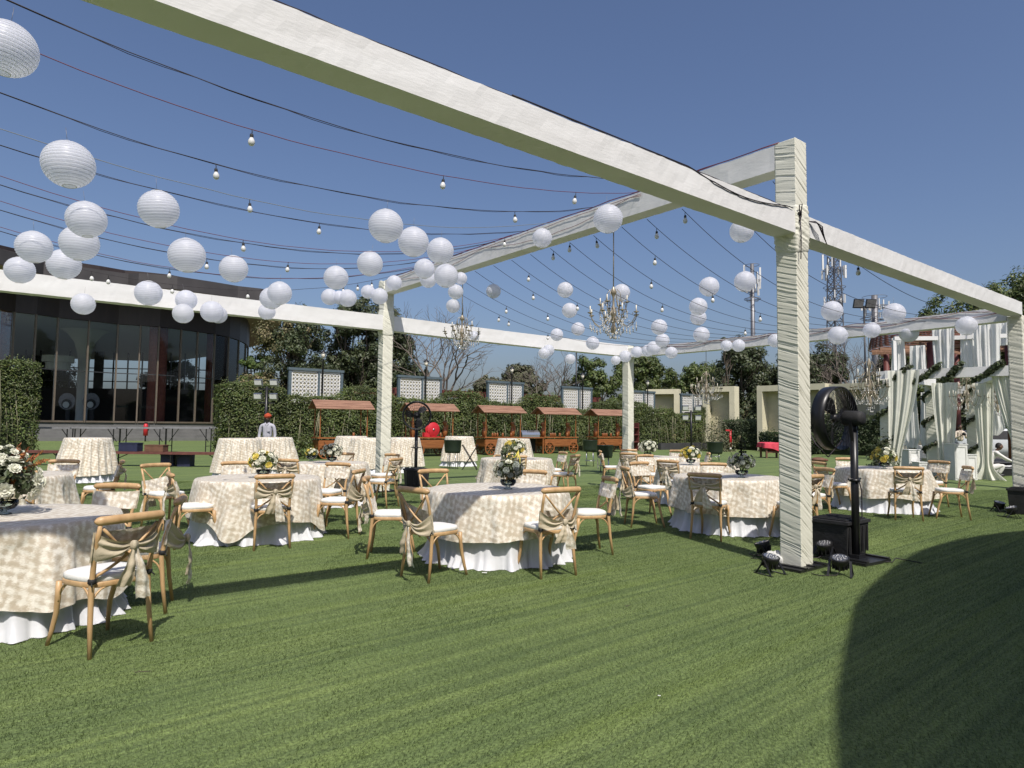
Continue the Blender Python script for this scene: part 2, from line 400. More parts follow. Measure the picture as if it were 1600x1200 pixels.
# ================================================================ white frame of wrapped posts and beams
W = .243
def post_mesh(name, z1, nv, amp, seed, parent, base, w=W, m='wrap', slope=.31, nu=40):
    b = MB(); rf = random.Random(int(seed*10)); FO = []; FS = []; q = -.1
    while q < z1+3: q += rf.choice((.014, .02, .03, .045, .065, .09))*rf.uniform(.8, 1.2); FO.append(q); FS.append(rf.uniform(.1, 1.1))
    def f(u, v):
        q = u*4; k = min(3, int(q)); t = q-k; z = v*z1
        c = [(0, 0), (w, 0), (w, w), (0, w)]; p0, p1 = c[k], c[(k+1) % 4]
        x, y = p0[0]+(p1[0]-p0[0])*t, p0[1]+(p1[1]-p0[1])*t
        nx, ny = [(0, -1), (1, 0), (0, 1), (-1, 0)][k]
        if t < .001 or t > .999:
            nx, ny = (x-w/2)/w, (y-w/2)/w
        sl = {0: slope*2.3, 3: slope}.get(k, slope*1.4)*(1+.45*nz(z*.8, seed, 3.1)); off = {3: 0, 0: slope*w, 1: .31, 2: .53}[k]
        ph = z+sl*t*w+off+.006*nz(x*6, y*6, z*5+seed); i0 = bisect.bisect(FO, ph); d = amp*.5*nz(ph*9, seed, t*.5+k)+amp*.3*nz(ph*50, seed, t*.4)
        for q_ in range(max(0, i0-2), min(len(FO), i0+2)):
            e_ = ph-FO[q_]; st = max(0, min(1.25, FS[q_]+.9*nz(t*1.6+k*3, q_*1.7, seed)))
            d += amp*st*(.8*math.exp(-(e_/.0055)**2)-1.35*math.exp(-((e_+.0095)/.0062)**2)-.35*math.exp(-((e_+.022)/.014)**2))
        cc = base+A3*(x+nx*d)+B3*(y+ny*d); return Vector((cc.x, cc.y, z+.03))
    b.grid(f, nu, nv, wrap=True, uv=False)
    n = nu; top = len(b.v)-n; b.f.append(tuple(range(top, top+n))); b.sm.append(False)
    return b.build(name, M[m], parent)
LA, LB = 8.10, 9.63
frame = thing('pergola_frame', 'large white cloth-wrapped timber frame of posts and beams over the dining lawn', 'pergola', P1)
def part(o, parent):          # keep world placement when parented to a placed Empty
    o.parent = parent; o.matrix_parent_inverse = parent.matrix_basis.inverted(); return o
def fp(o): return part(o, frame)
o = fp(post_mesh('post', 4.70, 1050, .0042, 1.0, None, P1, nu=88)); o['label'] = 'near post wrapped in pleated cream cloth'
fp(post_mesh('post', 4.66, 560, .007, 7.0, None, FR(0, LB))); fp(post_mesh('post', 3.90, 220, .006, 13.0, None, FR(LA, LB))); fp(post_mesh('post', 3.62, 220, .008, 21.0, None, FR(LA, 0)))
def beam(s0, t0, s1, t1, z0, z1, seed, w=W, amp=.004, sag=0):
    p0, p1 = FR(s0, t0), FR(s1, t1); d = (p1-p0); L = d.length; d.normalize(); n = Vector((d.y, -d.x, 0)); b = MB(); h = z1-z0
    nu = int(L/.06); prof = [(0, 0), (.5, 0), (1, 0), (1, .33), (1, .66), (1, 1), (.5, 1), (0, 1), (0, .66), (0, .33)]
    def f(u, v):
        q = prof[int(round(u*10)) % 10]; x = (q[0]-.5)*w; z = (q[1]-.5)*h; l = v*L
        e = amp*(nz(l*9, q[0]*2+seed, q[1]*2)+.8*nz(l*1.3, q[0]+seed, q[1]))+amp*.8*abs(nz(l*30+q[1]*4, seed, 0))
        ee = 1+e/w*2; zz = (z0+z1)/2+z*(1+e/h*2)-sag*4*v*(1-v)
        c = p0+d*l+n*(x*ee); return Vector((c.x, c.y, zz))
    b.grid(f, 10, nu, wrap=True, uv=False)
    n0 = len(b.v)-10; b.f.append(tuple(range(n0, n0+10))); b.sm.append(False); b.f.append(tuple(range(10))[::-1]); b.sm.append(False)
    for i in range(len(b.sm)-2): b.sm[i] = False
    return fp(b.build('beam', M['wrap_white'], None))
hw = W/2
beam(-13, hw, -.004, hw, 3.65, 3.896, 1); beam(W+.004, hw, LA-.004, hw, 3.655, 3.89, 5, sag=.01)
beam(hw, W+.004, hw, LB-.004, 4.43, 4.715, 9)
beam(-17, LB+hw, -.006, LB+hw, 3.60, 3.93, 13, sag=.03); beam(W+.006, LB+hw, LA-.006, LB+hw, 3.60, 3.93, 17, sag=.02)
beam(LA+hw, W+.006, LA+hw, LB-.006, 3.575, 3.84, 21, sag=.03)
beam(-9.2+hw, W+.004, -9.2+hw, LB-.004, 4.43, 4.715, 27)
# cloth cap twisted round the head of the near post, and the cuff where the beams meet it
def cuff(s, t, z0, z1, seed, gro=.016, slope=.9):
    b = MB()
    def f(u, v):
        a = u*2*PI; k = 1/max(abs(math.cos(a)), abs(math.sin(a))); k = min(k, 1.36)
        r = (hw+gro)*k*(1+.0); z = z0+(z1-z0)*v
        d = .011*(1-2.4*abs(nz((z+slope*u*.5)*26, seed, u*2)))+.004*nz(z*60, a*2, seed)
        e = math.sin(PI*v)**.4; r = r-(1-e)*gro+d*e
        c = FR(s+hw+math.cos(a)*r, t+hw+math.sin(a)*r); return Vector((c.x, c.y, z+.02*math.sin(a*2+seed)))
    b.grid(f, 64, 60, wrap=True, uv=False); return fp(b.build('cloth_wrap', M['wrap'], None))
cuff(0, 0, 3.46, 3.99, 3.3); cuff(0, LB, 3.5, 4.05, 8.1); cuff(0, LB, 4.4, 4.72, 9.1); cuff(LA, LB, 3.45, 3.7, 2.1)
# base plates under the posts
for s, t in ((0, 0), (0, LB), (LA, LB), (LA, 0)):
    b = MB(); c = FR(s+hw, t+hw, .017); b.box(c, (.62, .42, .03), TH)
    for k in (-.2, 0, .2): q = c+A3*k; b.box((q.x, q.y, .04), (.05, .44, .015), TH)
    fp(b.build('base_plate', M['black_metal'], None))
# black cable along the beams with knots
b = MB(); pts = [FR(s, .02+.03*nz(s*2, 1, 1), 3.91+.012*abs(nz(s*3, 4, 2))) for s in [x*.12-9 for x in range(0, 75)]]; b.tube(pts, .0042, 5)
pts = [FR(s, .0-.01*(1 if s > -1.6 else 0), 3.91-(.09*math.sin(PI*min(1, max(0, (s+1.9)/1.7))) if s > -1.9 else 0)) for s in [x*.08-4 for x in range(0, 50)]]; b.tube(pts, .006, 5)
for k in range(3): b.tube([FR(.0+.02*k, -.02, 3.86-.02*k), FR(.02, -.05, 3.9), FR(.05, -.03, 3.84), FR(.01, -.03, 3.78)], .008, 5)
b.tube([FR(.03, -.03, 3.84), FR(.035, -.035, 3.6), FR(.03, -.03, 3.36)], .006, 5)
b.tube([FR(.02, -.03, 3.88), FR(-.02, -.05, 3.95), FR(.04, -.05, 3.97), FR(.05, -.03, 3.88)], .006, 5)
for k in range(4): b.tube([FR(W+.02, -.01, 3.83), FR(W+.1, -.04-.01*k, 3.84-.01*k), FR(W+.22, -.06, 3.80-.03*k), FR(W+.28+.02*k, -.05, 3.68-.02*k)], .006, 5)
fp(b.build('power_cable', M['wire_black'], None))
b = MB()
for k in range(2):
    b.tube([FR(hw-.1+.02*k-.02, t, 4.735+.01*k+.02*nz(t*2, k*3, 1)) for t in [x*.2+.2 for x in range(47)]], .006, 5)
    b.tube([FR(-.012, t, 4.685-.16*k*abs(math.sin(t*.9+k))-.03*abs(nz(t*1.3, k*3, 1))) for t in [x*.2+2.2 for x in range(37)]], .0035, 5)
fp(b.build('power_cable', M['wire_red'], None))
b = MB(); b.tube([FR(LA-.012, t, 3.8-.1*abs(math.sin(t*1.9))) for t in [x*.1+.3 for x in range(92)]], .006, 5)
b.tube([FR(LA-.014, t, 3.83-.05*abs(math.sin(t*3.1))) for t in [x*.1+.3 for x in range(92)]], .005, 5)
fp(b.build('power_cable', M['wire_red'], None))

# ================================================================ string lights: cables with hanging bulbs
bulb_b = MB(); bulb_b.lathe([(.0001, -.105), (.016, -.101), (.026, -.088), (.0295, -.07), (.026, -.054), (.017, -.038), (.0135, -.028), (.0001, -.026)], 14)
sock_b = MB(); sock_b.tube([(0, 0, .045), (.004, 0, .02), (0, 0, 0)], .004, 5); sock_b.lathe([(.0001, .0), (.014, 0), (.016, -.012), (.0165, -.03), (.014, -.036), (.0001, -.036)], 10)
bulb0 = bulb_b.build('bulb', M['bulb']); sock0 = sock_b.build('socket', M['black_matte']); sock0.parent = bulb0
bulb_used = [False]
def hang_bulb(cable, p, k):
    if not bulb_used[0]: o = bulb0; bulb_used[0] = True
    else: o = dup(bulb0)
    o.parent = cable; o.location = (p[0], p[1], p[2]-.045); o.rotation_euler = (.22*nz(k*7.1, 1, 2), .25*nz(k*3.7, 5, 2), k*1.3); s = 1.03; o.scale = (s, s, s)
def side_name(px): return px
cables = []
def zleft(s, sag, z0=4.72, z1=4.72, L=9.2):
    u = -s/L; return z0+(z1-z0)*u-sag*4*u*(1-u)
def zright(s, sag, z0=4.41, z1=3.72):
    u = s/LA; return z0+(z1-z0)*u-sag*4*u*(1-u)*(1.0+.35*(1-2*u))
L_W = [(1.65, .62, 0), (2.23, .62, 1), (3.08, .70, 0), (4.07, .66, 2), (4.62, .62, 0), (5.05, .88, 1), (5.55, .80, 0), (5.95, .9, 1), (6.5, .86, 0), (7.2, .92, 1), (7.8, .8, 0), (8.4, .95, 0)]
for i, (t, sag, c) in enumerate(L_W):
    b = MB(); ss = [-.002-k*.23 for k in range(41)]
    b.tube([FR(s, t+.10*nz(s*.25, t, 1), zleft(s, sag)+.012*nz(s*2, t*5, 2)) for s in ss], .0038, 5)
    if c != 2 and i % 2 == 0: b.tube([FR(s, t+.10*nz(s*.25, t, 1)+.012*math.sin(s*9), zleft(s, sag)+.012*nz(s*2, t*5, 2)-.012*abs(math.sin(s*2.3))) for s in ss], .003, 4)
    o = b.build('string_light', M[['wire_black', 'wire_red', 'wire_grey'][c]])
    tag(o, f'sagging string light cable in the left bay, {["first","second","third","fourth","fifth","sixth","seventh","eighth","ninth","tenth","eleventh","twelfth"][i]} from the near post', 'string light', 'string lights across the left bay')
    cables.append((o, t, sag, 'L'))
R_W = [.32, 1.0, 1.63, 2.2, 2.67, 3.22, 3.73, 4.2, 4.69, 5.21, 5.73, 6.3, 6.9, 7.5]
for i, t in enumerate(R_W):
    sag = .56; b = MB(); ss = [hw+(LA-hw)*k/36 for k in range(37)]
    b.tube([FR(s, t+.06*nz(s*.3, t, 4), zright(s, sag)) for s in ss], .004, 5)
    o = b.build('string_light', M['wire_black'])
    tag(o, f'dark string light cable beyond the high beam, {["first","second","third","fourth","fifth","sixth","seventh","eighth","ninth","tenth","eleventh","twelfth","thirteenth","fourteenth"][i]} from the near post', 'string light', 'string lights across the right bay')
    cables.append((o, t, sag, 'R'))
bl = [(399, 205), (334, 258), (385, 312), (501, 357), (695, 280), (897, 295), (803, 340), (382, 377), (328, 403), (264, 422), (272, 443), (25, 440), (135, 440), (165, 447), (193, 472), (387, 456), (519, 418), (155, 365), (447, 412), (584, 440), (562, 446), (540, 452), (860, 386), (795, 385), (932, 345)]
blr = [(1072, 329), (1026, 357), (1016, 404), (1016, 437), (1031, 478), (932, 374), (887, 378), (867, 393), (825, 425), (829, 460), (852, 494), (795, 474), (783, 490), (787, 508), (777, 520), (854, 522), (1326, 424), (1188, 490), (1165, 508), (1230, 470), (1120, 455), (960, 470), (905, 470)]
def pick(px, py, side):
    best = None
    for (o, t, sag, sd_) in cables:
        if sd_ != side: continue
        for k in range(120):
            s = -9.1*k/120 if side == 'L' else hw+(LA-hw)*k/120
            z = zleft(s, sag) if side == 'L' else zright(s, sag); p = FR(s, t+(.10*nz(s*.25, t, 1) if side == 'L' else .06*nz(s*.3, t, 4)), z)
            if p.y < 1: continue
            q = proj(p); d = math.hypot(q[0]-px, (q[1]-py)*1.4)
            if best is None or d < best[0]: best = (d, o, p)
    return best
for k, (x, y) in enumerate(bl):
    d, o, p = pick(x, y, 'L')
    if d < 26: hang_bulb(o, p, k)
for k, (x, y) in enumerate(blr):
    d, o, p = pick(x, y, 'R')
    if d < 26: hang_bulb(o, p, k+60)

# ================================================================ lanterns
lb = MB(); NR = 17; prof = []
for i in range(NR*3+1):
    a = .085*PI+(PI*.83)*i/(NR*3); rad = .5*math.sin(a)*(1-.017*(1+math.cos(2*PI*i/3))); prof.append((rad, .49*math.cos(a)))
lb.lathe(prof[::-1], 36)
lan_shade = lb
rb = MB()
for pr in (prof[0], prof[-1]): rb.tube([(pr[0]*math.cos(a), pr[0]*math.sin(a), pr[1]) for a in [2*PI*k/20 for k in range(21)]], .008, 5, cap=False)
rib = MB()
for i in range(NR+1):
    r_, z_ = prof[i*3]
    rib.tube([((r_+.0015)*math.cos(a), (r_+.0015)*math.sin(a), z_) for a in [2*PI*k/36 for k in range(37)]], .0032, 4, cap=False)
wb = MB(); wb.tube([(0, 0, -.40), (0, 0, .43)], .006, 5); wb.tube([(-.16, 0, .43), (0, 0, .46), (.16, 0, .43)], .006, 4); wb.tube([(0, 0, .45), (.02, 0, .8)], .004, 4)
LAN = [(10,76,88),(107,257,75),(135,343,58),(248,327,60),(124,380,56),(53,386,51),(100,413,48),(31,422,42),(292,399,55),(365,420,43),(232,458,40),(130,475,34),(291,469,32),(286,490,31),(331,487,34),(341,492,27),(437,458,37),(424,466,35),(417,487,26),
 (603,353,54),(646,378,48),(688,392,42),(578,412,40),(525,434,38),(663,420,32),(669,437,26),(697,431,38),(515,464,26),(530,465,22),(543,466,28),(575,456,22),(593,463,26),(616,442,24),(720,435,20),(712,456,24),(708,478,22),(741,525,16),(771,455,23),
 (847,372,31),(950,342,46),(1159,361,37),(883,453,25),(890,485,24),(903,514,21),(870,523,20),(926,536,21),(971,457,27),(1108,448,31),(1091,479,28),(1091,496,25),(1030,511,25),(1035,532,22),(1096,523,25),(1164,440,33),
 (857,547,18),(850,552,18),(891,561,16),(962,563,15),(977,557,19),(995,550,18),(1021,544,22),(1012,548,19),(1049,551,19),(1135,540,18),(1154,540,20),(1211,532,22),(1300,486,32),(1309,524,29),(1362,516,25),(1397,490,33),(1420,521,28),(1510,509,30)]
def lan_place(px, py, dm):
    best = None; dy = 665+(px-800)*.011-py
    for k in range(200):
        d = 3.2+k*.09; z = CAMH+d*dy/1040; dia = d*dm/1040; zt = 3.85 if d < 12 else 3.55
        e = ((z-zt)/.3)**2+(math.log(dia/.36)/.22)**2
        if best is None or e < best[0]: best = (e, d, dia)
    d = best[1]
    for _ in range(60):
        q = D(px, py, d)-P1
        if q.dot(B3) < LB-.35 and not (q.dot(A3) > LA-.35): break
        if px > 1380: break
        d -= .12
    return d, d*dm/1040
ORD = ['first','second','third','fourth','fifth','sixth','seventh','eighth','ninth','tenth','eleventh','twelfth','thirteenth','fourteenth','fifteenth','sixteenth','seventeenth','eighteenth','nineteenth','twentieth']
def lan_zone(px, py):
    if px < 400 and py < 400: return 'in the sky above the pavilion roof'
    if px < 460: return 'low before the pavilion and left beam'
    if px < 640 : return 'left of the middle post top'
    if px < 760 and py < 500: return 'right above the middle post'
    if px < 860 and py < 480: return 'on its own under the high beam'
    if px < 1060 and py < 500: return 'near the large brass chandelier'
    if px < 1000: return 'low by the rear beam'
    if px < 1075: return 'beside the far corner post'
    if px < 1215: return 'just left of the near post'
    return 'right of the near post'
zones = {}
for q in LAN: zones.setdefault(lan_zone(q[0], q[1]), []).append(q)
lan0 = None
for zn, qs in zones.items():
    qs.sort()
    for i, (px, py, dm) in enumerate(qs):
        d, dia = lan_place(px, py, dm); p = D(px, py, d)
        size = 'large' if dm > 45 else ('medium' if dm > 29 else 'small')
        lab = f'{size} round white lantern {zn}' + (f', {ORD[i]} from left there' if len(qs) > 1 else '')
        if lan0 is None:
            lan0 = thing('round_lantern', lab, 'lantern', p, 0, 'white lanterns hung in the frame')
            lan_shade.build('shade', M['lantern'], lan0); rb.build('rim', M['white_paint'], lan0); rib.build('rib_wire', M['rib_grey'], lan0); wb.build('wire_hanger', M['grey_metal'], lan0); o = lan0
        else: o = dup(lan0, p, label=lab)
        o.rotation_euler = (random.gauss(0, .07), random.gauss(0, .07), random.uniform(0, 6)); o.scale = (dia*1.02, dia*1.02, dia)

# ================================================================ chandeliers
def chandelier(px, py, loc, zt, zb, zr, label, scale=1.0, arms=8):
    t = thing('chandelier', label, 'chandelier', (loc.x, loc.y, zb), random.uniform(0, 1), 'brass and crystal chandeliers')
    H = zt-zb; h = lambda k: k*H; w = .35*scale
    b = MB(); b.lathe([(.001, h(.08)), (.02, h(.1)), (.045, h(.2)), (.025, h(.28)), (.018, h(.4)), (.04, h(.46)), (.05, h(.52)), (.018, h(.6)), (.015, h(.8)), (.035, h(.86)), (.05, h(.9)), (.01, h(1))], 12)
    b.build('stem', M['brass'], t)
    b = MB(); b.tube([(0, 0, h(1)-.01), (0, 0, zr-zb)], .008, 6); b.build('rod', M['brass'], t)
    cr = MB()
    for tier, (n, rad, z0, z1) in enumerate(((arms, w, .25, .52), (arms//2, w*.6, .45, .72))):
        for k in range(n):
            a = 2*PI*(k+.5*tier)/n; c, s = math.cos(a), math.sin(a)
            pts = [(c*r_*rad, s*r_*rad, h(z_)) for r_, z_ in ((.06, z0+.06), (.2, z0+.16), (.38, z0+.05), (.6, z0-.02), (.82, z0+.05), (.97, z0+.16), (1, z1-.05))]
            am = MB(); am.tube(pts, .0065, 6); am.lathe([(.001, 0), (.03, .012), (.042, .022), (.035, .018), (.012, .03)], 8, (c*rad, s*rad, h(z1-.06)))
            am.tube([(c*rad*.25, s*rad*.25, h(z0+.5)), (c*rad*.5, s*rad*.5, h(z0+.42)), (c*rad*.62, s*rad*.62, h(z0+.2))], .005, 5)
            ao = am.build('arm', M['brass'], t)
            cb_ = MB(); cb_.tube([(c*rad, s*rad, h(z1-.04)), (c*rad, s*rad, h(z1+.09))], .008, 6); cb_.build('candle', M['candle'], ao)
            for q in range(5):
                rr_ = rad*(1-.14*q); zz = h(z0-.02+.08*(q == 0)+.03*math.sin(q*2))-.02
                for w_ in range(3 if q else 4): cr.sphere((c*rr_, s*rr_, zz-.022*w_), .0075 if w_ < 2 else .011, 5, 4, 1.5)
    for k in range(26):
        a = k*2.4; r_ = .03+.05*(k % 3)/2; cr.sphere((r_*math.cos(a), r_*math.sin(a), h(.02+.16*(k % 5)/5)), .012, 5, 4, 1.7)
    for k in range(30):
        a = k*1.7; r_ = w*(.3+.5*(k % 4)/3); cr.sphere((r_*math.cos(a), r_*math.sin(a), h(.3+.35*(k % 7)/7)), .009, 5, 4, 1.5)
    tag(cr.build('crystal_drops', M['crystal'], t), kind='stuff')
    return t
def onB(px): r = ray(px, 664); k = r.x/r.y; t = (P1.x-k*P1.y)/(B3.y*k-B3.x); return FR(hw, t)
def onD(px):
    r = ray(px, 664); k = r.x/r.y; p0 = FR(LA+hw, 0); t = (p0.x-k*p0.y)/(B3.y*k-B3.x); return FR(LA+hw, t)
def zat(py, px, d): return D(px, py, d).z
for px, yt, yb, fn, zr, lab, sc in ((949, 448, 530, onB, 4.43, 'large brass chandelier with candle arms hanging from the high beam against the sky', 1.0),
        (711, 492, 546, onB, 4.43, 'brass chandelier hanging in front of the rear beam by the bare tree', .98),
        (1104, 580, 632, onD, 3.56, 'crystal chandelier hanging from the far right beam before the beige walls', 1.15),
        (1360, 560, 645, onD, 3.57, 'crystal chandelier hanging above the big black fan', 1.05)):
    c = fn(px); chandelier(px, 0, c, zat(yt, px, c.y), zat(yb, px, c.y), zr, lab, sc, 10 if px > 1000 else 8)
for px, d, yt, yb, lab in ((1512, 19.3, 585, 650, 'crystal chandelier hanging inside the draped canopy, left one'), (1560, 20.3, 590, 650, 'crystal chandelier hanging inside the draped canopy, right one')):
    c = XY(px, d); chandelier(px, 0, c, zat(yt, px, d), zat(yb, px, d), 3.3, lab, 1.2, 8)

# ================================================================ cross-back chairs
# local frame: origin on the ground midway between the back feet, chair faces +Y
def chair_wood(kind):
    P = {}
    zc = .865
    back = lambda s: [(s*.205, -.035, 0), (s*.195, -.005, .22), (s*.188, .012, .44), (s*.192, -.01, .60), (s*.20, -.05, .74), (s*.205, -.085, .84)]
    P['back_leg'] = [MB().tube(back(s), [.0135, .0165, .0185, .016, .0145, .0135], 10) for s in (-1, 1)]
    front = lambda s: [(s*.20, .475, 0), (s*.187, .452, .1), (s*.178, .425, .22), (s*.188, .395, .33), (s*.19, .385, .435)]
    P['front_leg'] = [MB().tube(front(s), [.013, .0155, .0175, .019, .019], 10) for s in (-1, 1)]
    b = MB()
    def cr(u, v):
        a = u*2*PI; x = (v*2-1); e = min(1, (1-abs(x))*9+.02)**.5
        cy = -.085-.035*(1-x*x)+.012; return Vector((x*.238, cy+.027*math.cos(a)*e, zc+.030*math.sin(a)*e+.006*(1-x*x)))
    b.grid(cr, 12, 30, wrap=True, uv=False); P['crest_rail'] = [b]
    ap = []
    for k in range(29):
        a = 2*PI*k/28; c, s = math.cos(a), math.sin(a); e = 3.6
        r = (abs(c)**e+abs(s)**e)**(-1/e); ap.append((r*c, r*s))
    b = MB(); n = 28
    vs = []
    for (z, k) in ((.425, .985), (.43, 1), (.455, 1), (.46, .985)):
        for i in range(n):
            x, y = ap[i]; wd = .205+.012*y; vs.append((x*wd*k, .2+y*.205*k, z))
    b.add(vs, [(j*n+i, j*n+(i+1) % n, (j+1)*n+(i+1) % n, (j+1)*n+i) for j in range(3) for i in range(n)]+[tuple(range(n))[::-1], tuple(range(3*n, 4*n))], True); P['seat_frame'] = [b]
    b = MB(); vs = []
    for (z, k) in ((.455, .95), (.462, .985), (.478, 1.0), (.495, .985), (.504, .94), (.509, .7), (.511, .3)):
        for i in range(n):
            x, y = ap[i]; wd = .203+.012*y; vs.append((x*wd*k, .2+y*.2*k, z+.003*nz(x*3, y*3, k*5)))
    b.add(vs, [(j*n+i, j*n+(i+1) % n, (j+1)*n+(i+1) % n, (j+1)*n+i) for j in range(6) for i in range(n)]+[tuple(range(6*n, 7*n))], True); P['cushion'] = [b]
    P['cross_slat'] = []
    for s in (-1, 1):
        pts = []
        for k in range(9):
            u = k/8; x = s*(.185-.37*u); z = .82-.33*u-.03*math.sin(PI*u)*1; y = -.075+.085*u-.02*math.sin(PI*u)+(.006 if s > 0 else -.006)
            pts.append((x, y, z))
        P['cross_slat'].append(MB().tube(pts, .0105, 8))
    P['brace'] = []
    for (sx, y0, dx, dy) in ((-1, .012, 1, 0), (1, .012, -1, 0), (-1, .39, 1, 0), (1, .39, -1, 0), (-1, .012, 0, 1), (1, .012, 0, 1), (-1, .39, 0, -1), (1, .39, 0, -1)):
        pts = [(sx*.188+dx*.115*(1-math.cos(u)), y0+dy*.115*(1-math.cos(u)), .30+.13*math.sin(u)) for u in [k*PI/2/6 for k in range(7)]]
        P['brace'].append(MB().tube(pts, .0075, 6))
    b = MB()
    for s in (-1, 1):
        b.lathe([(.0185, -.018), (.026, -.012), (.026, .012), (.0185, .018)], 10, (s*.188, .008, .475))
        b.tube([(s*.2, -.01, .47), (s*.21, -.03, .45)], .005, 5)
    P['seat_tie'] = [b]
    return P
WOOD = chair_wood(0)
def sash_meshes(style, zc, hh, seed, tail=.30, tilt=0.0, loose=0):
    """cloth panel round the back plus the gathered band, knot and tails behind"""
    out = []
    def postx(z): return .197+.012*(z-.5)/.35
    def posty(z): return .012-.20*max(0, z-.46)**1.15/.38**.15*1.0
    b = MB()
    def fpan(u, v):                         # panel in front of the slats, wrapping the posts
        x = (u*2-1); z = zc+(v-.5)*hh+tilt*x; wx = postx(z)+.022
        bulge = .028+.012*nz(x*3, z*12, seed)+.006*nz(x*9, z*30, seed)
        y = posty(z)+bulge-.045*abs(x)**8
        return (Vector((x*wx, y, z-.012*(1-x*x)*(1 if v > .5 else -.3))), (x*.24, z))
    b.grid(fpan, 24, 12); out.append(('sash', b, 'damask'))
    b = MB(); kz = zc-.01+loose*-.04; ky = posty(zc)-.075-loose*.05
    for s in (-1, 1):
        def fb(u, v, s=s):
            z0 = zc+(v-.5)*hh+tilt*s; x0 = s*(postx(z0)+.022); p0 = Vector((x0, posty(z0)+.0, z0)); p1 = Vector((s*.012+.03*loose, ky, kz+(v-.5)*.035))
            q = p0.lerp(p1, u); sag = -.018*math.sin(PI*u)*(1+loose*2)
            e = math.sin(PI*min(1, u*1.0)); fold = .013*math.sin(v*13+2.5*nz(v*3, u, seed)+seed+u*2)*e+.006*nz(u*4, v*8, seed+s)
            return (Vector((q.x, q.y-.02*math.sin(PI*u)+fold, q.z+sag)), (u*.22*s, v*hh))
        b.grid(fb, 12, 16)
    out.append(('sash_band', b, 'linen'))
    b = MB(); kx = .03*loose
    def fk(u, v):
        a = u*2*PI; t = v*PI; r = .024*math.sin(t)+.002; r *= 1+.25*math.sin(a*3+seed)
        return (Vector((kx+r*math.cos(a), ky-.012+r*.9*math.sin(a), kz+.034*math.cos(t))), (u*.1, v*.1))
    b.grid(fk, 12, 8, wrap=False); out.append(('knot', b, 'linen'))
    for i, (s, L) in enumerate(((1, tail), (-1, tail*.72))):
        b = MB()
        def ft(u, v, s=s, L=L):
            wd = .022+.085*min(1, v*1.5)+.01*nz(v*3, seed, s); x = kx+s*(.012+.055*v)+(u-.5)*wd; z = kz-.01-L*v**.95
            y = ky-.02-.018*math.sin(PI*v)-.010*math.sin(u*9+seed+v*2)*(.3+v)+.02*nz(v*4, seed, s)
            return (Vector((x, y, z+.012*nz(u*6, seed, 8)*v)), (u*.12, v*L))
        b.grid(ft, 8, 16); out.append(('sash_tail', b, 'damask' if i == 0 else 'linen'))
    return out
STY = {'high': dict(zc=.745, hh=.17, tail=.30), 'mid': dict(zc=.70, hh=.20, tail=.34), 'low': dict(zc=.585, hh=.17, tail=.26, loose=.5), 'slip': dict(zc=.60, hh=.20, tail=.38, tilt=-.04, loose=1)}
chair_proto = {}
def make_chair(style, wm):
    root = thing('crossback_chair', '', 'chair', (0, 0, 0), 0, 'cross-back chairs around the dining tables')
    for nm, lst in WOOD.items():
        m = {'cushion': 'cushion', 'seat_tie': 'elastic', 'crest_rail': wm}.get(nm, wm)
        for b in lst: b.build(nm, M[m], root)
    sash = None
    for nm, b, m in sash_meshes(style, seed=hash_s(style), **STY[style]):
        if nm == 'sash': sash = b.build(nm, M[m], root)
        else: b.build(nm, M[m], sash)
    return root
def hash_s(s): return sum(ord(c)*(i+1) for i, c in enumerate(s)) % 97*.37
def chair(px, py_or_d, face, label, style='high', tilt=None, wm='wood'):
    """px + distance, or an exact ground point; face = table centre or heading vector"""
    p = px if isinstance(px, Vector) else XY(px, py_or_d)
    f = Vector((face[0]-p.x, face[1]-p.y, 0)) if len(face) == 2 else Vector((face[0], face[1], 0))
    rz = math.atan2(f.y, f.x)-PI/2
    if style not in chair_proto: c = chair_proto[style] = make_chair(style, wm); c.location = (p.x, p.y, 0)
    else: c = dup(chair_proto[style], (p.x, p.y, 0))
    c.rotation_euler = (0, 0, rz+random.uniform(-.04, .04))
    c['label'] = label
    if tilt: c.rotation_euler = (tilt[0], tilt[1], rz); c.location.z = tilt[2]
    return c

# ================================================================ tables
def cloth(seed, Rt, drop, hem=.0, folds=11, amp=.045, z=.768, flare=.05, nth=150, nv=22, corner=0, zmin=.01):
    b = MB()
    def f(u, v):
        a = u*2*PI; c, s = math.cos(a), math.sin(a)
        if v < .25:
            r = Rt*v/.25; zz = z+.002*nz(c*r*4, s*r*4, seed)
            return (Vector((c*r, s*r, zz)), (c*r, s*r))
        w = (v-.25)/.75
        dr = drop*(1+corner*max(0, math.cos(4*(a+seed)))**2)+hem*nz(c*1.6, s*1.6, seed+5)
        dr = min(dr, z-zmin)
        ph = folds*a+2.2*nz(c*2, s*2, seed); am = amp*(.25+.75*(.5+.5*nz(c*1.5, s*1.5, seed+9)*1.6))
        fo = (math.sin(ph)+.45*math.sin(ph*2.3+seed)+.7*nz(c*4, s*4, seed+w*.8))*am*min(1, w*1.5)
        fo += .006*nz(c*14, s*14, w*6+seed)
        fo = max(fo*1.5, -.6*amp)
        rr_ = Rt+.016*math.sin(min(1, w*12)*PI/2)+flare*w+fo+.022*w
        zz = z-.014*(1-math.cos(min(1, w*12)*PI/2))-dr*w
        return (Vector((c*rr_, s*rr_, zz)), (a*(Rt+.03), Rt+dr*w))
    b.grid(f, nth, nv+10, uv=True)
    return b
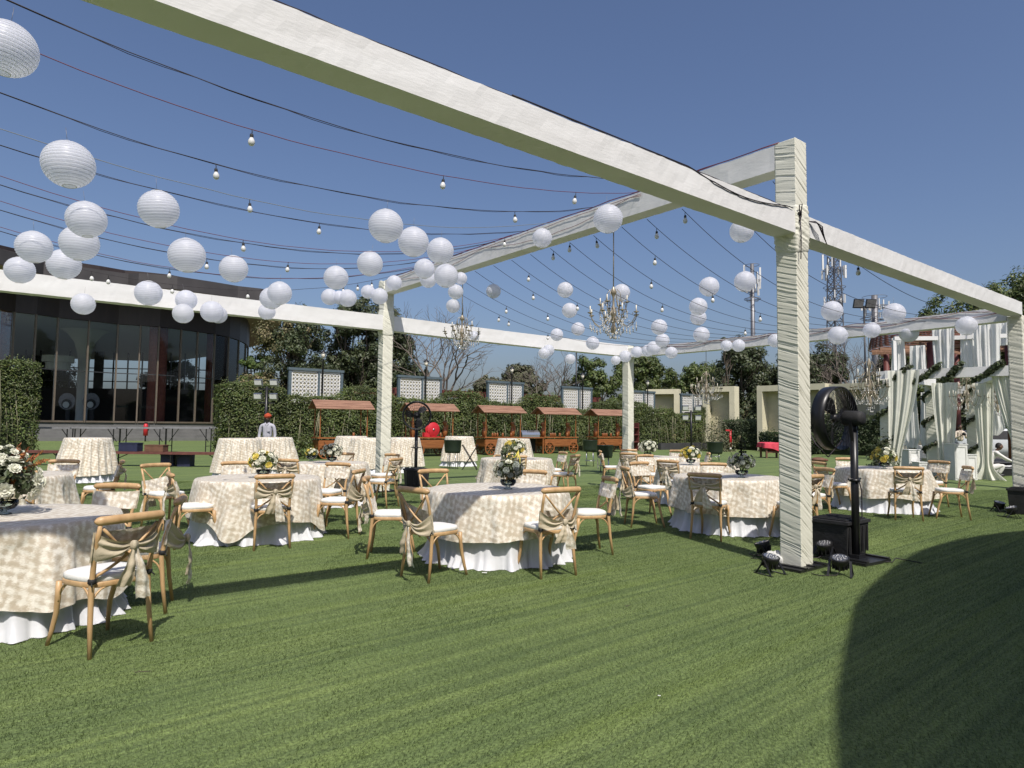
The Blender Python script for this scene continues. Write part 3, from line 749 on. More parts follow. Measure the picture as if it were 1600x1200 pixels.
def skirt(seed, Rt, z=.74, folds=34, amp=.022, flare=.05, nth=260, nv=10):
    b = MB()
    def f(u, v):
        a = u*2*PI; c, s = math.cos(a), math.sin(a); ph = folds*a+3*nz(c*2.5, s*2.5, seed)
        am = amp*(.1+1.3*v*v)*(1+.8*nz(c*3, s*3, seed+3)); fo = (nz(c*folds*.28, s*folds*.28, seed+v*.35)*2.6+nz(c*folds*.6, s*folds*.6, seed+3)*1.3)*am; ph = fo/max(am, 1e-4)*1.2
        pud = (.05+.05*nz(c*3, s*3, seed+7))*max(0, v-.86)/.14
        r = Rt-.015+flare*v+fo+pud*(1+.4*math.sin(ph))
        return Vector((c*r, s*r, z*(1-v)+.006+.008*max(0, nz(c*9, s*9, seed))))
    b.grid(f, nth, nv, wrap=True, uv=False); return b
TBL = {}
def round_table(key, x, y, r, seed, drop, where, cornr=0, hem=.05, amp=.045, folds=11, top=.768, rb=None, nth=150, hi=False, sk=.05):
    TBL[key] = (x, y)
    grp = 'tall cocktail tables' if hi else 'round dining tables'; nm = 'cocktail_table' if hi else 'round_table'
    t = thing(nm, f'{"cocktail" if hi else "round"} table in a white skirt, {where}', 'table', (x, y, 0), seed, grp)
    b = MB(); b.lathe([(.001, top-.04), (r-.02, top-.04), (r-.02, top-.008), (.001, top-.008)], 40, smooth=False); b.build('tabletop', M['wood'], t)
    if hi: b = MB(); b.lathe([(.001, top-.05), (.035, top-.05), (.035, .03), (.22, .02), (.22, .0), (.001, 0)], 16); b.build('pedestal', M['steel'], t)
    else:
        for k in range(4):
            a = k*PI/2+.4; MB().tube([(.5*r*math.cos(a), .5*r*math.sin(a), top-.05), (.68*r*math.cos(a), .68*r*math.sin(a), 0)], .016, 8).build('leg', M['steel'], t)
    skirt(seed, r-.008, z=top-.03, flare=sk, folds=34 if not hi else 22).build('underskirt', M['skirt'], t)
    c = cloth(seed, r, drop, hem, folds, amp, top, flare=(.05 if rb is None else rb-r), nth=nth, corner=cornr).build('tablecloth', M['damask'])
    c.location = (x, y, 0); c.rotation_euler.z = seed
    tag(c, f'beige cloth on the {"cocktail" if hi else "round"} table {where}', 'tablecloth', 'beige patterned tablecloths')
    return t
round_table('T1', -3.88, 5.2, .75, 1.3, .50, 'cut off by the left edge in the foreground', hem=.10, amp=.05, folds=9, cornr=.12, nth=240)
round_table('T2', -.14, 7.82, .80, 4.1, .44, 'in the middle foreground with a broad shadow on it', hem=.05, amp=.03, folds=13, nth=240, sk=.03)
round_table('T3', -3.38, 9.0, .78, 2.2, .50, 'left of centre with a yellow and white bouquet', cornr=.35, hem=.06, amp=.04)
round_table('T4', 3.30, 10.15, .80, 6.5, .47, 'just left of the near post', hem=.05, amp=.045)
round_table('T5', 7.05, 12.75, .78, 3.3, .48, 'behind the big black fan on the right', hem=.08, amp=.045)
round_table('T6', -3.42, 12.6, .70, 5.2, .55, 'left of the slim middle post', hem=.05)
round_table('T7', .12, 15.0, .78, 7.7, .6, 'behind the central table', hem=.06)
round_table('T8', -6.85, 9.0, .80, 8.4, .55, 'behind the foreground flowers at the left', hem=.1)
round_table('T9', 3.5, 16.6, .78, 9.9, .52, 'farthest of the right-hand group, near the corner post', hem=.05)
round_table('T10', 3.75, 13.4, .78, 10.6, .5, 'second from the near post in the right-hand group', hem=.05)
for k, px, d, w in (('C1', 139, 16.7, 'alone in front of the dark trestle tables'), ('C2', 375, 17.8, 'left one of the pair before the turbaned man'), ('C3', 429, 19.5, 'right one of the pair before the turbaned man'),
        ('C4', 550, 22.6, 'partly behind another, in front of the first cart'), ('C5', 576, 20.2, 'touching the slim middle post, mostly shaded'), ('C6', 631, 21.2, 'between the slim post and the small misting fan'),
        ('C7', 718, 24.6, 'behind the dark ice bucket on a stand'), ('C8', 803, 21.6, 'darkest one, before the silver chafing dish')):
    p = XY(px, d); round_table(k, p.x, p.y, .50, px*.07, .88, w, hem=.03, amp=.055, folds=21, top=1.08, rb=.62, nth=150, hi=True, sk=.12)

V2 = lambda k: TBL[k]
T = V2
def gm(a, b): pa, pb = G(*a), G(*b); return (pa+pb)/2
chair(Vector((-2.58, 4.50, 0)), 0, (-.87, .49, 0), 'nearest cross-back chair, seen from behind, big sash knot, at the left foreground table', 'mid', wm='wood')
chair(Vector((-2.80, 5.50, 0)), 0, (-.92, -.36, 0), 'cross-back chair turned side-on just behind the nearest chair, long beige sash end hanging down', 'slip')
chair(Vector((-3.86, 6.5, 0)), 0, T('T1'), 'cross-back chair on the far side of the foreground table, flat patterned panel facing the camera', 'high')
chair(Vector((-5.95, 8.05, 0)), 0, T('T8'), 'cross-back chair half hidden by the foreground bouquet, at the far left', 'high')
chair(Vector((-6.95, 10.35, 0)), 0, T('T8'), 'cross-back chair facing the camera in front of the lone cocktail table at the left', 'high')
chair(Vector((-6.15, 10.4, 0)), 0, (-1, -.5, 0), 'cross-back chair seen side-on at the foot of the lone cocktail table', 'high')
chair(Vector((-2.84, 8.03, 0)), 0, T('T3'), 'cross-back chair seen from behind at the near side of the table left of centre', 'mid')
chair(Vector((-4.03, 8.12, 0)), 0, (.85, .5, 0), 'cross-back chair with white cushion at the left side of the table left of centre', 'mid')
chair(Vector((-5.1, 9.7, 0)), 0, (.8, -.45, 0), 'outermost cross-back chair left of the table left of centre, sash drooping', 'slip')
chair(Vector((-4.25, 10.4, 0)), 0, T('T3'), 'cross-back chair behind the table left of centre, white panel facing the camera beside the bouquet', 'high')
chair(Vector((-2.72, 10.35, 0)), 0, (-.35, -1, 0), 'cross-back chair with a grey lantern shadow on its panel, between two left-hand tables', 'high')
chair(Vector((-2.12, 9.0, 0)), 0, (-.97, .1, 0), 'cross-back chair pulled out side-on at the right of the table left of centre', 'slip')
chair(Vector((-3.78, 11.45, 0)), 0, T('T6'), 'cross-back chair with twisted sash at the near left of the table by the slim post', 'high')
chair(Vector((-3.5, 13.9, 0)), 0, T('T6'), 'small bare cross-back chair beyond the table by the slim post', 'low')
chair(Vector((-2.5, 13.7, 0)), 0, T('T6'), 'cross-back chair just right of the slim post, the farther of two', 'high')
chair(Vector((-2.15, 12.1, 0)), 0, T('T6'), 'cross-back chair just right of the slim post, the nearer of two with a tied sash', 'high')
chair(Vector((-.90, 6.58, 0)), 0, (.62, .72, 0), 'cross-back chair at the left front of the central table, low sash knotted aside', 'slip')
chair(Vector((.47, 6.76, 0)), 0, (-.45, .89, 0), 'cross-back chair at the right front of the central table, open X back, low bow', 'low')
chair(Vector((1.12, 8.1, 0)), 0, (-.95, -.2, 0), 'cross-back chair side-on at the right of the central table, patterned panel high on its back', 'high')
chair(Vector((-1.58, 7.72, 0)), 0, (.98, .1, 0), 'cross-back chair side-on at the left of the central table with slipped beige sash', 'low')
chair(Vector((-1.02, 9.1, 0)), 0, T('T2'), 'cross-back chair behind the central table showing its bare X back', 'low')
chair(Vector((.25, 9.15, 0)), 0, T('T2'), 'cross-back chair behind the bouquet of the central table', 'high')
c = chair(Vector((-.75, 15.9, 0)), 0, (1, -.35, 0), 'cross-back chair tipped forward, leaning against the table behind the central one', 'slip', tilt=(-.62, 0, .0))
c.location.z = .02
chair(Vector((.1, 13.75, 0)), 0, T('T7'), 'cross-back chair seen from behind below the yellow flowers', 'high')
chair(Vector((1.15, 15.8, 0)), 0, (-1, -.35, 0), 'cross-back chair with patterned panel at the right of the table behind the central one', 'high')
chair(Vector((1.3, 14.3, 0)), 0, T('T7'), 'cross-back chair with fluttering tied sash, nearer right of the table behind the central one', 'high')
chair(Vector((2.35, 17.0, 0)), 0, (1, -.05, 0), 'cross-back chair side-on beside the ice bucket, left of the corner post', 'high')
chair(Vector((2.78, 15.7, 0)), 0, T('T9'), 'cross-back chair seen from behind at the foot of the far corner post, sash tied', 'high')
chair(Vector((3.2, 18.0, 0)), 0, T('T9'), 'cross-back chair beyond the farthest right-hand table, directly at the corner post', 'high')
chair(Vector((3.0, 14.7, 0)), 0, T('T10'), 'small cross-back chair between the two far right-hand tables, facing the camera', 'high')
chair(Vector((2.28, 11.6, 0)), 0, (.55, -.8, 0), 'cross-back chair facing the camera, left of the table by the near post', 'high')
chair(Vector((2.95, 12.45, 0)), 0, T('T10'), 'dark cross-back chair seen from behind with a bow, in the middle of the right-hand group', 'high')
chair(Vector((1.82, 10.25, 0)), 0, (1, .05, 0), 'cross-back chair side-on at the left of the table by the near post, sash end trailing', 'slip')
chair(Vector((2.63, 9.04, 0)), 0, T('T4'), 'cross-back chair seen from behind in front of the table by the near post, gathered sash', 'high')
chair(Vector((3.5, 11.55, 0)), 0, T('T4'), 'cross-back chair beyond the table by the near post, left of the grey bouquet', 'high')
chair(Vector((3.98, 9.0, 0)), 0, T('T4'), 'cross-back chair mostly hidden behind the near post', 'high')
chair(Vector((4.85, 10.5, 0)), 0, T('T4'), 'cross-back chair peeking out right of the near post, above the black box', 'mid')
chair(Vector((6.6, 11.15, 0)), 0, T('T5'), 'cross-back chair seen from behind at the near side of the table on the right', 'mid')
chair(Vector((7.72, 11.45, 0)), 0, (-.95, .28, 0), 'rightmost cross-back chair, side-on with its white seat clear of the table', 'high')
chair(Vector((8.45, 13.3, 0)), 0, T('T5'), 'cross-back chair at the far right of the table on the right, by the white plinths', 'high')
chair(Vector((7.15, 14.2, 0)), 0, T('T5'), 'cross-back chair behind the fan pole, panel facing the camera', 'high')
chair(Vector((5.8, 12.45, 0)), 0, (1, .1, 0), 'cross-back chair left of the fan pole, turned to the right-hand table', 'mid')
chair(Vector((4.4, 17.8, 0)), 0, T('T9'), 'cross-back chair beyond the farthest right-hand table, right one of a pair', 'high')
chair(Vector((4.0, 15.0, 0)), 0, T('T10'), 'cross-back chair squeezed between the two far tables, right of the small one', 'high')
chair(Vector((4.75, 16.4, 0)), 0, T('T9'), 'cross-back chair side-on at the right end of the farthest table', 'high')

# ================================================================ flower arrangements
def bouquet(px, d, z, size, style, label, seed):
    rr = random.Random(seed); p = XY(px, d)
    t = thing('flower_arrangement', label, 'flowers', (p.x, p.y, z), 0, 'flower arrangements on the tables')
    b = MB(); b.lathe([(.001, 0), (.05, 0), (.055, .006), (.02, .02), (.02, .03), (.07, .045), (.095, .08), (.09, .11), (.086, .11), (.088, .08), (.06, .05), (.001, .045)], 20); b.build('vase', M['glass_clear'] if style != 'dark' else M['black'], t)
    fb = MB()
    zc = .10+size*.32
    for k in range(int(180+size*620)):
        a, e = rr.uniform(0, 2*PI), math.asin(rr.uniform(-.75, 1)); q = Vector((math.cos(a)*math.cos(e), math.sin(a)*math.cos(e), math.sin(e)))
        r_ = size*.5*rr.uniform(.45, 1.03); c = Vector((0, 0, zc))+Vector((q.x*r_, q.y*r_, q.z*r_*.72)); c.z = max(.045, c.z); fb.leaf(c, q+Vector((rr.uniform(-.8, .8), rr.uniform(-.8, .8), rr.uniform(-.3, .8))), size*rr.uniform(.09, .17), .5)
    for k in range(14):
        a = rr.uniform(0, 6.3); fb.tube([(0, 0, .06), (.12*size*math.cos(a), .12*size*math.sin(a), .1+size*.2), (.45*size*math.cos(a), .45*size*math.sin(a), .1+size*rr.uniform(.15, .8))], .003, 4)
    tag(fb.build('foliage', M['leaf_dark'] if style != 'yellow' else M['leaf'], t), kind='stuff')
    n = 22 if style != 'grey' else 26
    pm = {}
    for k in range(n):
        a = k*2.39996+rr.uniform(-.2, .2); e = math.asin(1-1.45*(k+.5)/n); q = Vector((math.cos(a)*math.cos(e), math.sin(a)*math.cos(e), math.sin(e))); r_ = size*.5*rr.uniform(.86, 1.08)
        c = Vector((q.x*r_, q.y*r_, zc+q.z*r_*.75)); fr = size*rr.uniform(.10, .155)
        mk = 'petal_white'
        if style == 'yellow' and (q.x < -.25 or k % 6 == 0): mk = 'petal_yellow'
        if style == 'grey' and (q.y < .3 and q.z < .75 and q.x > -.6): mk = 'petal_grey'
        key = (mk, k % 3)
        if key not in pm:
            fl = MB(); r3 = random.Random(k)
            for ring, (cnt, rad, tip) in enumerate(((5, .35, .5), (8, .7, .42), (11, 1.0, .18))):
                for j in range(cnt):
                    aa = 2*PI*j/cnt+ring*.4+r3.uniform(-.1, .1); ca, sa = math.cos(aa), math.sin(aa); w_ = .42
                    p0 = Vector((ca*rad*.25, sa*rad*.25, tip*.2)); p1 = Vector((ca*rad*.75-sa*w_*.7, sa*rad*.75+ca*w_*.7, tip+.1)); p2 = Vector((ca*rad, sa*rad, tip+.05*r3.uniform(-1, 2))); p3 = Vector((ca*rad*.75+sa*w_*.7, sa*rad*.75-ca*w_*.7, tip+.1))
                    fl.add([p0, p1, p2, p3], [(0, 1, 2, 3)])
            fl.sphere((0, 0, .25), .3, 7, 5)
            pm[key] = fl.build('blossom', M[mk], t); o = pm[key]
        else: o = dup(pm[key], parent=t)
        o.location = c; o.rotation_euler = q.to_track_quat('Z', 'Y').to_euler(); o.scale = (fr, fr, fr)
    return t, zc
bouquet(14, 5.25, .77, .46, 'white', 'big white bouquet with rust plumes on the foreground table at the left edge', 1)
t, zc = bouquet(795, 7.75, .77, .34, 'grey', 'bouquet of white and grey-green blooms in a low bowl on the central table', 2)
b = MB(); rr = random.Random(5)
for k in range(60):
    q = Vector((rr.gauss(-.02, .035), rr.gauss(0, .03), rr.uniform(.28, .5))); b.leaf(q, (rr.uniform(-1, 1), -1, .5), .07, .5)
tag(b.build('foliage', M['leaf_dark'], t), kind='stuff')
b = MB()
for k in range(9): a = -.3+k*.09; b.leaf((.05+.12*math.sin(a)*1.5, 0, .36+.05*math.cos(k)), (math.cos(a), -.6, .2), .15, .16, roll=k*.5)
b.build('lily', M['petal_yellow'], t)
t, _ = bouquet(10, 5.35, .77, .30, 'white', 'upper white bouquet behind the big one at the left edge', 9)
t.location.z = .98
b = MB(); b.tube([(0, 0, -.2), (0, 0, .08)], .012, 8); b.build('stand', M['black_metal'], t)
pl = MB(); rr = random.Random(3)
for k in range(16):
    a = rr.uniform(-.7, 1.5); L = rr.uniform(.22, .42); p0 = Vector((.08, 0, .02)); d_ = Vector((math.sin(a)*.7+.2, rr.uniform(-.3, .3), 1)).normalized()
    for j in range(14):
        c = p0+d_*L*j/13+Vector((.0, 0, -.1*(j/13)**2)); pl.leaf(c, (rr.uniform(-1, 1), -1, rr.uniform(-1, 1)), .045, .35); pl.leaf(c+Vector((.01, 0, .01)), (rr.uniform(-1, 1), 1, rr.uniform(-1, 1)), .04, .35)
tag(pl.build('plume', M['plume'], t), kind='stuff')
bouquet(414, 8.95, .77, .36, 'yellow', 'yellow and white bouquet on the table left of centre', 3)
t, _ = bouquet(1158, 9.9, .77, .36, 'grey', 'grey and cream bouquet with tall dark stems on the table by the near post', 4)
b = MB(); rr = random.Random(8)
for k in range(6):
    x = rr.uniform(-.03, .07); b.tube([(0, 0, .2), (x*.5, 0, .4), (x, 0, .55+rr.uniform(-.1, .06))], .005, 5)
    for j in range(4): b.sphere((x*.8+rr.uniform(-.02, .02), 0, .38+.05*j), .018, 6, 5)
b.tube([(.0, 0, .3), (.0, .01, .8)], .003, 5)
b.build('stem', M['core_shade_and_stem'], t)
bouquet(1380, 12.5, .77, .42, 'yellow', 'yellow and white bouquet on the right-hand table behind the fan', 5)
bouquet(520, 12.5, .77, .36, 'white', 'white bouquet on the table left of the slim post', 6)
t, _ = bouquet(488, 12.9, .77, .22, 'yellow', 'loose yellow flower spray left of the white bouquet by the slim post', 16)
bouquet(806, 14.6, .77, .46, 'yellow', 'yellow lilies and white roses on the table behind the central one', 7)
bouquet(1012, 16.3, .77, .42, 'white', 'white bouquet on the farthest right-hand table', 8)
bouquet(1079, 13.1, .77, .36, 'yellow', 'cream bouquet on the second table of the right-hand group', 10)

# ================================================================ fans
def fan(loc, zc, rad, depth, face, label, base):
    t = thing('pedestal_fan', label, 'fan', (loc.x, loc.y, 0), math.atan2(face[1], face[0])-PI/2, 'black pedestal fans')
    # local +Y = air direction
    MX = Matrix.Rotation(-PI/2, 3, 'X'); H = (0, .11 if depth > .14 else .1, zc)
    b = MB(); e_ = .012 if depth < .15 else 0
    b.lathe([(rad-e_, -depth/2), (rad+.012, -depth/2-.004), (rad+.016, 0), (rad+.012, depth/2), (rad, depth/2), (rad-.006, 0), (rad, -depth/2)], 56, H, M=MX)
    if depth < .14: b.tube([(rad*math.cos(a), H[1], zc+rad*math.sin(a)) for a in [2*PI*k/48 for k in range(49)]], .022, 8, cap=False)
    b.build('shroud', M['black_metal'], t)
    for sgn, y in ((-1, H[1]-depth/2-.005), (1, H[1]+depth/2+.005)):
        g_ = MB()
        n_ = 30
        for k in range(n_):
            a = 2*PI*k/n_; sw = .35
            g_.tube([(rad*.18*math.cos(a), y+sgn*.035, zc+rad*.18*math.sin(a)), (rad*.6*math.cos(a+sw*.6), y+sgn*.03, zc+rad*.6*math.sin(a+sw*.6)), (rad*math.cos(a+sw), y, zc+rad*math.sin(a+sw))], .0022, 4)
        for q in (.2, .5, .75, .93): g_.tube([(rad*q*math.cos(a), y+sgn*.033*(1-q*.7), zc+rad*q*math.sin(a)) for a in [2*PI*k/40 for k in range(41)]], .0025, 4, cap=False)
        g_.build('grille', M['black_metal'], t)
    hub = MB(); hub.lathe([(.001, -.03), (.05, -.03), (.055, .03), (.001, .05)], 16, H, M=MX); ho = hub.build('hub', M['black'], t)
    for k in range(3):
        a0 = 2*PI*k/3; b = MB()
        def f(u, v, a0=a0):
            r_ = .05+(rad*.88-.05)*u; w_ = (.5+.5*math.sin(PI*min(1, u*1.1)))*.85; a = a0+(v-.5)*w_+u*.3
            return Vector((r_*math.cos(a), H[1]+.05*(v-.5)-.0, zc+r_*math.sin(a)))
        b.grid(f, 10, 6, uv=False); b.build('blade', M['black_metal'], t)
    b = MB(); y1 = H[1]-depth/2-.02
    b.lathe([(.001, y1-.24-H[1]), (.07, y1-.235-H[1]), (.085, y1-.2-H[1]), (.09, y1-.03-H[1]), (.07, y1-H[1]), (.001, y1-H[1])], 20, H, M=MX)
    b.build('motor', M['black_matte'], t)
    b = MB(); b.tube([(-.0, y1-.12, zc-.09), (0, y1-.12, zc-.16)], .035, 10)
    for s in (-1, 1): b.bar((s*.08, y1-.12, zc-.02), (s*.02, y1-.12, zc-.34), .012, .04, up=(0, 1, 0))
    b.build('yoke', M['black_metal'], t)
    yp = y1-.12
    b = MB(); b.tube([(0, yp, .02), (0, yp, zc-.14)], .042, 14); b.tube([(0, yp, .9), (0, yp, .93)], .06, 14); b.tube([(-.13, yp, .93), (.13, yp, .93)], .012, 6); b.build('pole', M['black_metal'], t)
    b = MB(); b.tube([(.05, yp, 1.0), (.11, yp-.02, .8), (.09, yp-.03, .5), (.05, yp, .42), (.06, yp, .3)], .007, 5)
    if depth > .14: b.tube([(-.02, y1, zc-.25), (-.25, y1+.05, zc-.45), (-.42, y1+.1, zc-.30), (-.36, y1+.25, zc-.1)], .008, 5); b.tube([(0, yp, .02), (.2, yp-.3, .012), (.5, yp-.2, .012), (.45, yp-.5, .012)], .006, 5)
    b.build('cable', M['wire_black'], t)
    return t, yp
# big fan right of the near post: seen from behind at an angle
pf = G(1338, 876); fdir = Vector((-.50, .72, 0)).normalized()
t, yp = fan(pf-fdir*0, 1.63, .365, .16, fdir, 'big black drum fan on a stout pole beside the near post', 0)
t.location = Vector((pf.x, pf.y, 0))-fdir*yp
b = MB(); b.box((0, yp, .02), (.56, .50, .03)); b.box((0, yp, .05), (.14, .14, .05))
for s in (-1, 1): b.box((s*.23, yp, .045), (.05, .5, .02))
b.build('base_plate', M['black_metal'], t)
def tub(px, d, w, dp, h, rz, label, cat='box', name='water_box', m='black_matte'):
    p = XY(px, d); t = thing(name, label, cat, (p.x, p.y, 0), rz)
    b = MB(); n = 4; a = .88
    vs = [(sx*w/2*a, sy*dp/2*a, .01) for sx, sy in ((-1, -1), (1, -1), (1, 1), (-1, 1))]+[(sx*w/2, sy*dp/2, h) for sx, sy in ((-1, -1), (1, -1), (1, 1), (-1, 1))]
    b.add(vs, [(3, 2, 1, 0), (4, 5, 6, 7)]+[(i, (i+1) % 4, 4+(i+1) % 4, 4+i) for i in range(4)])
    for k in range(5):
        x = (-.4+.2*k)*w; b.box((x, -dp/2-.004+.0, h*.55), (.02, .02, h*.75))
    b.build('body', M[m], t)
    b = MB(); b.box((0, 0, h+.02), (w*1.07, dp*1.07, .035)); b.box((0, 0, h+.045), (w*.9, dp*.9, .02))
    for k in range(5): b.box(((-.36+.18*k)*w, 0, h+.058), (.03, dp*.8, .012))
    b.build('lid', M[m], t); return t
tub(1307, 8.05, .54, .46, .40, TH, 'black ribbed water box with lid behind the near post, at the big fan')
pf2 = XY(651, 16.6); fd2 = Vector((.25, 1, 0)).normalized()
t, yp = fan(pf2, 1.72, .34, .10, Vector((.15, -1, 0)), 'smaller black pedestal fan in the middle distance right of the slim post', 0)
t.location = Vector((pf2.x, pf2.y, 0))
b = MB(); b.lathe([(.001, .36), (.02, .36), (.02, .4), (.001, .4)], 8, (0, yp, 0)); b.box((0, yp, .03), (.4, .4, .04)); b.build('base_plate', M['black_metal'], t)
tub(652, 16.35, .56, .5, .38, .3, 'black tapered water tub under the smaller fan', name='water_tub')
tub(1596, 12.2, .40, .4, .42, TH, 'black bin at the foot of the far right post', 'bin', 'waste_bin')

# ================================================================ LED wash lights round the posts
def washlight(loc, rz, label, tilt=.35):
    t = thing('wash_light', label, 'stage light', (loc.x, loc.y, 0), rz, 'black LED wash lights at the posts'); t.scale = (.86,)*3
    MX = Matrix.Rotation(-tilt, 3, 'X')
    b = MB(); b.lathe([(.001, -.10), (.05, -.10), (.06, -.09), (.085, -.03), (.10, .02), (.105, .05), (.10, .052), (.095, .045), (.001, .045)], 22, (0, 0, .165), M=MX); 
    for k in range(12): a = 2*PI*k/12; v = MX@Vector((.082*math.cos(a), .082*math.sin(a), -.045)); b.box((v.x, v.y, v.z+.165), (.008, .03, .07), rz=a+PI/2)
    b.build('housing', M['black'], t)
    b = MB(); b.lathe([(.001, .050), (.088, .050)], 22, (0, 0, .165), M=MX)
    for k in range(14): a = 2.4*k; r_ = .02*math.sqrt(k); v = MX@Vector((r_*math.cos(a), r_*math.sin(a), .054)); b.sphere((v.x, v.y, v.z+.165), .009, 6, 4)
    b.build('lens', M['steel'], t)
    for s in (-1, 1):
        b = MB(); b.bar((s*.112, 0, .175), (s*.125, -.11, .008), .008, .026, up=(1, 0, 0)); b.bar((s*.112, 0, .175), (s*.125, .11, .008), .008, .026, up=(1, 0, 0)); b.bar((s*.125, -.135, .008), (s*.125, .135, .008), .026, .008); b.build('bracket', M['black_metal'], t)
    b = MB(); b.tube([(0, 0, .06), (.03, .12, .02), (.2, .2, .01), (.3, .14, .01)], .006, 5); b.build('cable', M['wire_black'], t)
    return t
for (px, py, rz, lab) in ((1192, 872, 1.1, 'wash light left of the near post, the farther of two'), (1204, 897, .5, 'wash light at the near left corner of the near post base'), (1289, 873, 2.2, 'wash light between the near post and the black water box'), (1313, 899, 2.6, 'wash light right of the near post, lens up and legs splayed'),
        (1562, 800, .3, 'wash light left of the far right post, the left one'), (1581, 809, 1.2, 'wash light beside the black bin at the far right post')):
    p = G(px, py); washlight(p, rz, 'black LED '+lab, .3 if rz > 1 else -.25)
b = MB()
def crum(u, v):
    a = u*2*PI; r_ = .11*math.sin(PI*v*.5+.02); n_ = 1+.35*nz(math.cos(a)*2, math.sin(a)*2, v*4); return Vector((r_*n_*1.3*math.cos(a), r_*n_*math.sin(a), .13*math.cos(PI*v*.5)*n_+.005))
b.grid(crum, 26, 14, wrap=True, uv=False); o = b.build('crumpled_cloth', M['drape_white']); p = G(1212, 882); o.location = (p.x, p.y, 0); tag(o, 'crumpled white cloth lying between two lights at the near post', 'cloth')
for px, py, sc, lab in ((757, 898, 1, 'small scrap of white paper on the turf in front of the central table'), (1030, 1093, .3, 'tiny white fleck of paper on the open turf'), ):
    b = MB(); b.grid(lambda u, v: Vector(((u-.5)*.05, (v-.5)*.03, .022+.006*nz(u*3, v*3, 2))), 5, 4, uv=False); o = b.build('paper_scrap', M['white_paint']); p = G(px, py); o.location = (p.x, p.y, 0); o.scale = (sc, sc, 1); tag(o, lab, 'paper')
for px, py, rz, lab in ((222, 1056, .3, 'thin dark twig lying on the turf right of the nearest chair'), (982, 951, 1.0, 'short dark twig on the open turf in front of the central table')):
    b = MB(); b.tube([(-.04, 0, .022), (-.01, .004, .026), (.02, -.003, .024), (.05, .005, .022)], .0022, 5); b.tube([(-.01, .004, .026), (-.03, .02, .026)], .0015, 4); b.leaf((-.04, .0, .03), (0, 0, 1), .018, .5)
    o = b.build('twig', M['bark']); p = G(px, py); o.location = (p.x, p.y, 0); o.rotation_euler.z = rz; tag(o, lab, 'twig')

# ================================================================ unseen round canopy added behind the camera to cast the big soft lower-right shade
edge = [(1.47, 3.06), (1.9, 3.93), (2.56, 5.09), (3.13, 6.04), (4.25, 7.44), (5.28, 8.53), (6.51, 9.48), (7.73, 10.13), (9.2, 10.6), (11.5, 10.9)]
zc_ = 6.0; sh = Vector((-.231, .69, 0))*zc_
def smooth_edge(pts):
    out = []
    for i in range(len(pts)-1):
        p0 = pts[max(0, i-1)]; p1 = pts[i]; p2 = pts[i+1]; p3 = pts[min(len(pts)-1, i+2)]
        for k in range(4):
            t = k/4
            out.append(tuple(.5*((2*p1[j])+(-p0[j]+p2[j])*t+(2*p0[j]-5*p1[j]+4*p2[j]-p3[j])*t*t+(-p0[j]+3*p1[j]-3*p2[j]+p3[j])*t**3) for j in (0, 1)))
    return out+[pts[-1]]
poly = [(x-sh.x, y-sh.y) for x, y in smooth_edge([(-.6, -1.1)]+edge)]+[(26, 4), (26, -7.4), (-1.2, -7.4)]
t = thing('sky_block_building', 'unseen dark block added behind the camera to cut sky light and deepen the shade', 'building', (14, -14, 0))  # added block out of view, keeps sky light off the shaded turf
part(MB().box((14, -15, 4.6), (26, 15, 9.2)).build('wall', M['fascia'], None), t)
for k in range(9): part(MB().box((2.6+2.9*k, -7.47, 3.0), (2.3, .06, 4.6)).build('window', M['black'], None), t)
t = thing('shade_caster_canopy', 'unseen round-edged canopy roof on columns behind the camera, shaped to cast the foreground shade', 'canopy', (8, -8, 0))  # canopy form assumed, outline carried back from the shade edge
part(MB().prism(poly[::-1], zc_-.35, zc_).build('roof', M['fascia'], None), t)
for x, y in ((12, -2), (22, -2), (5, -6.5), (14, -6.5), (22, -6.5)):
    part(MB().lathe([(.3, 0), (.3, zc_-.352)], 20, (x, y, 0)).build('column', M['brick_red'], None), t)

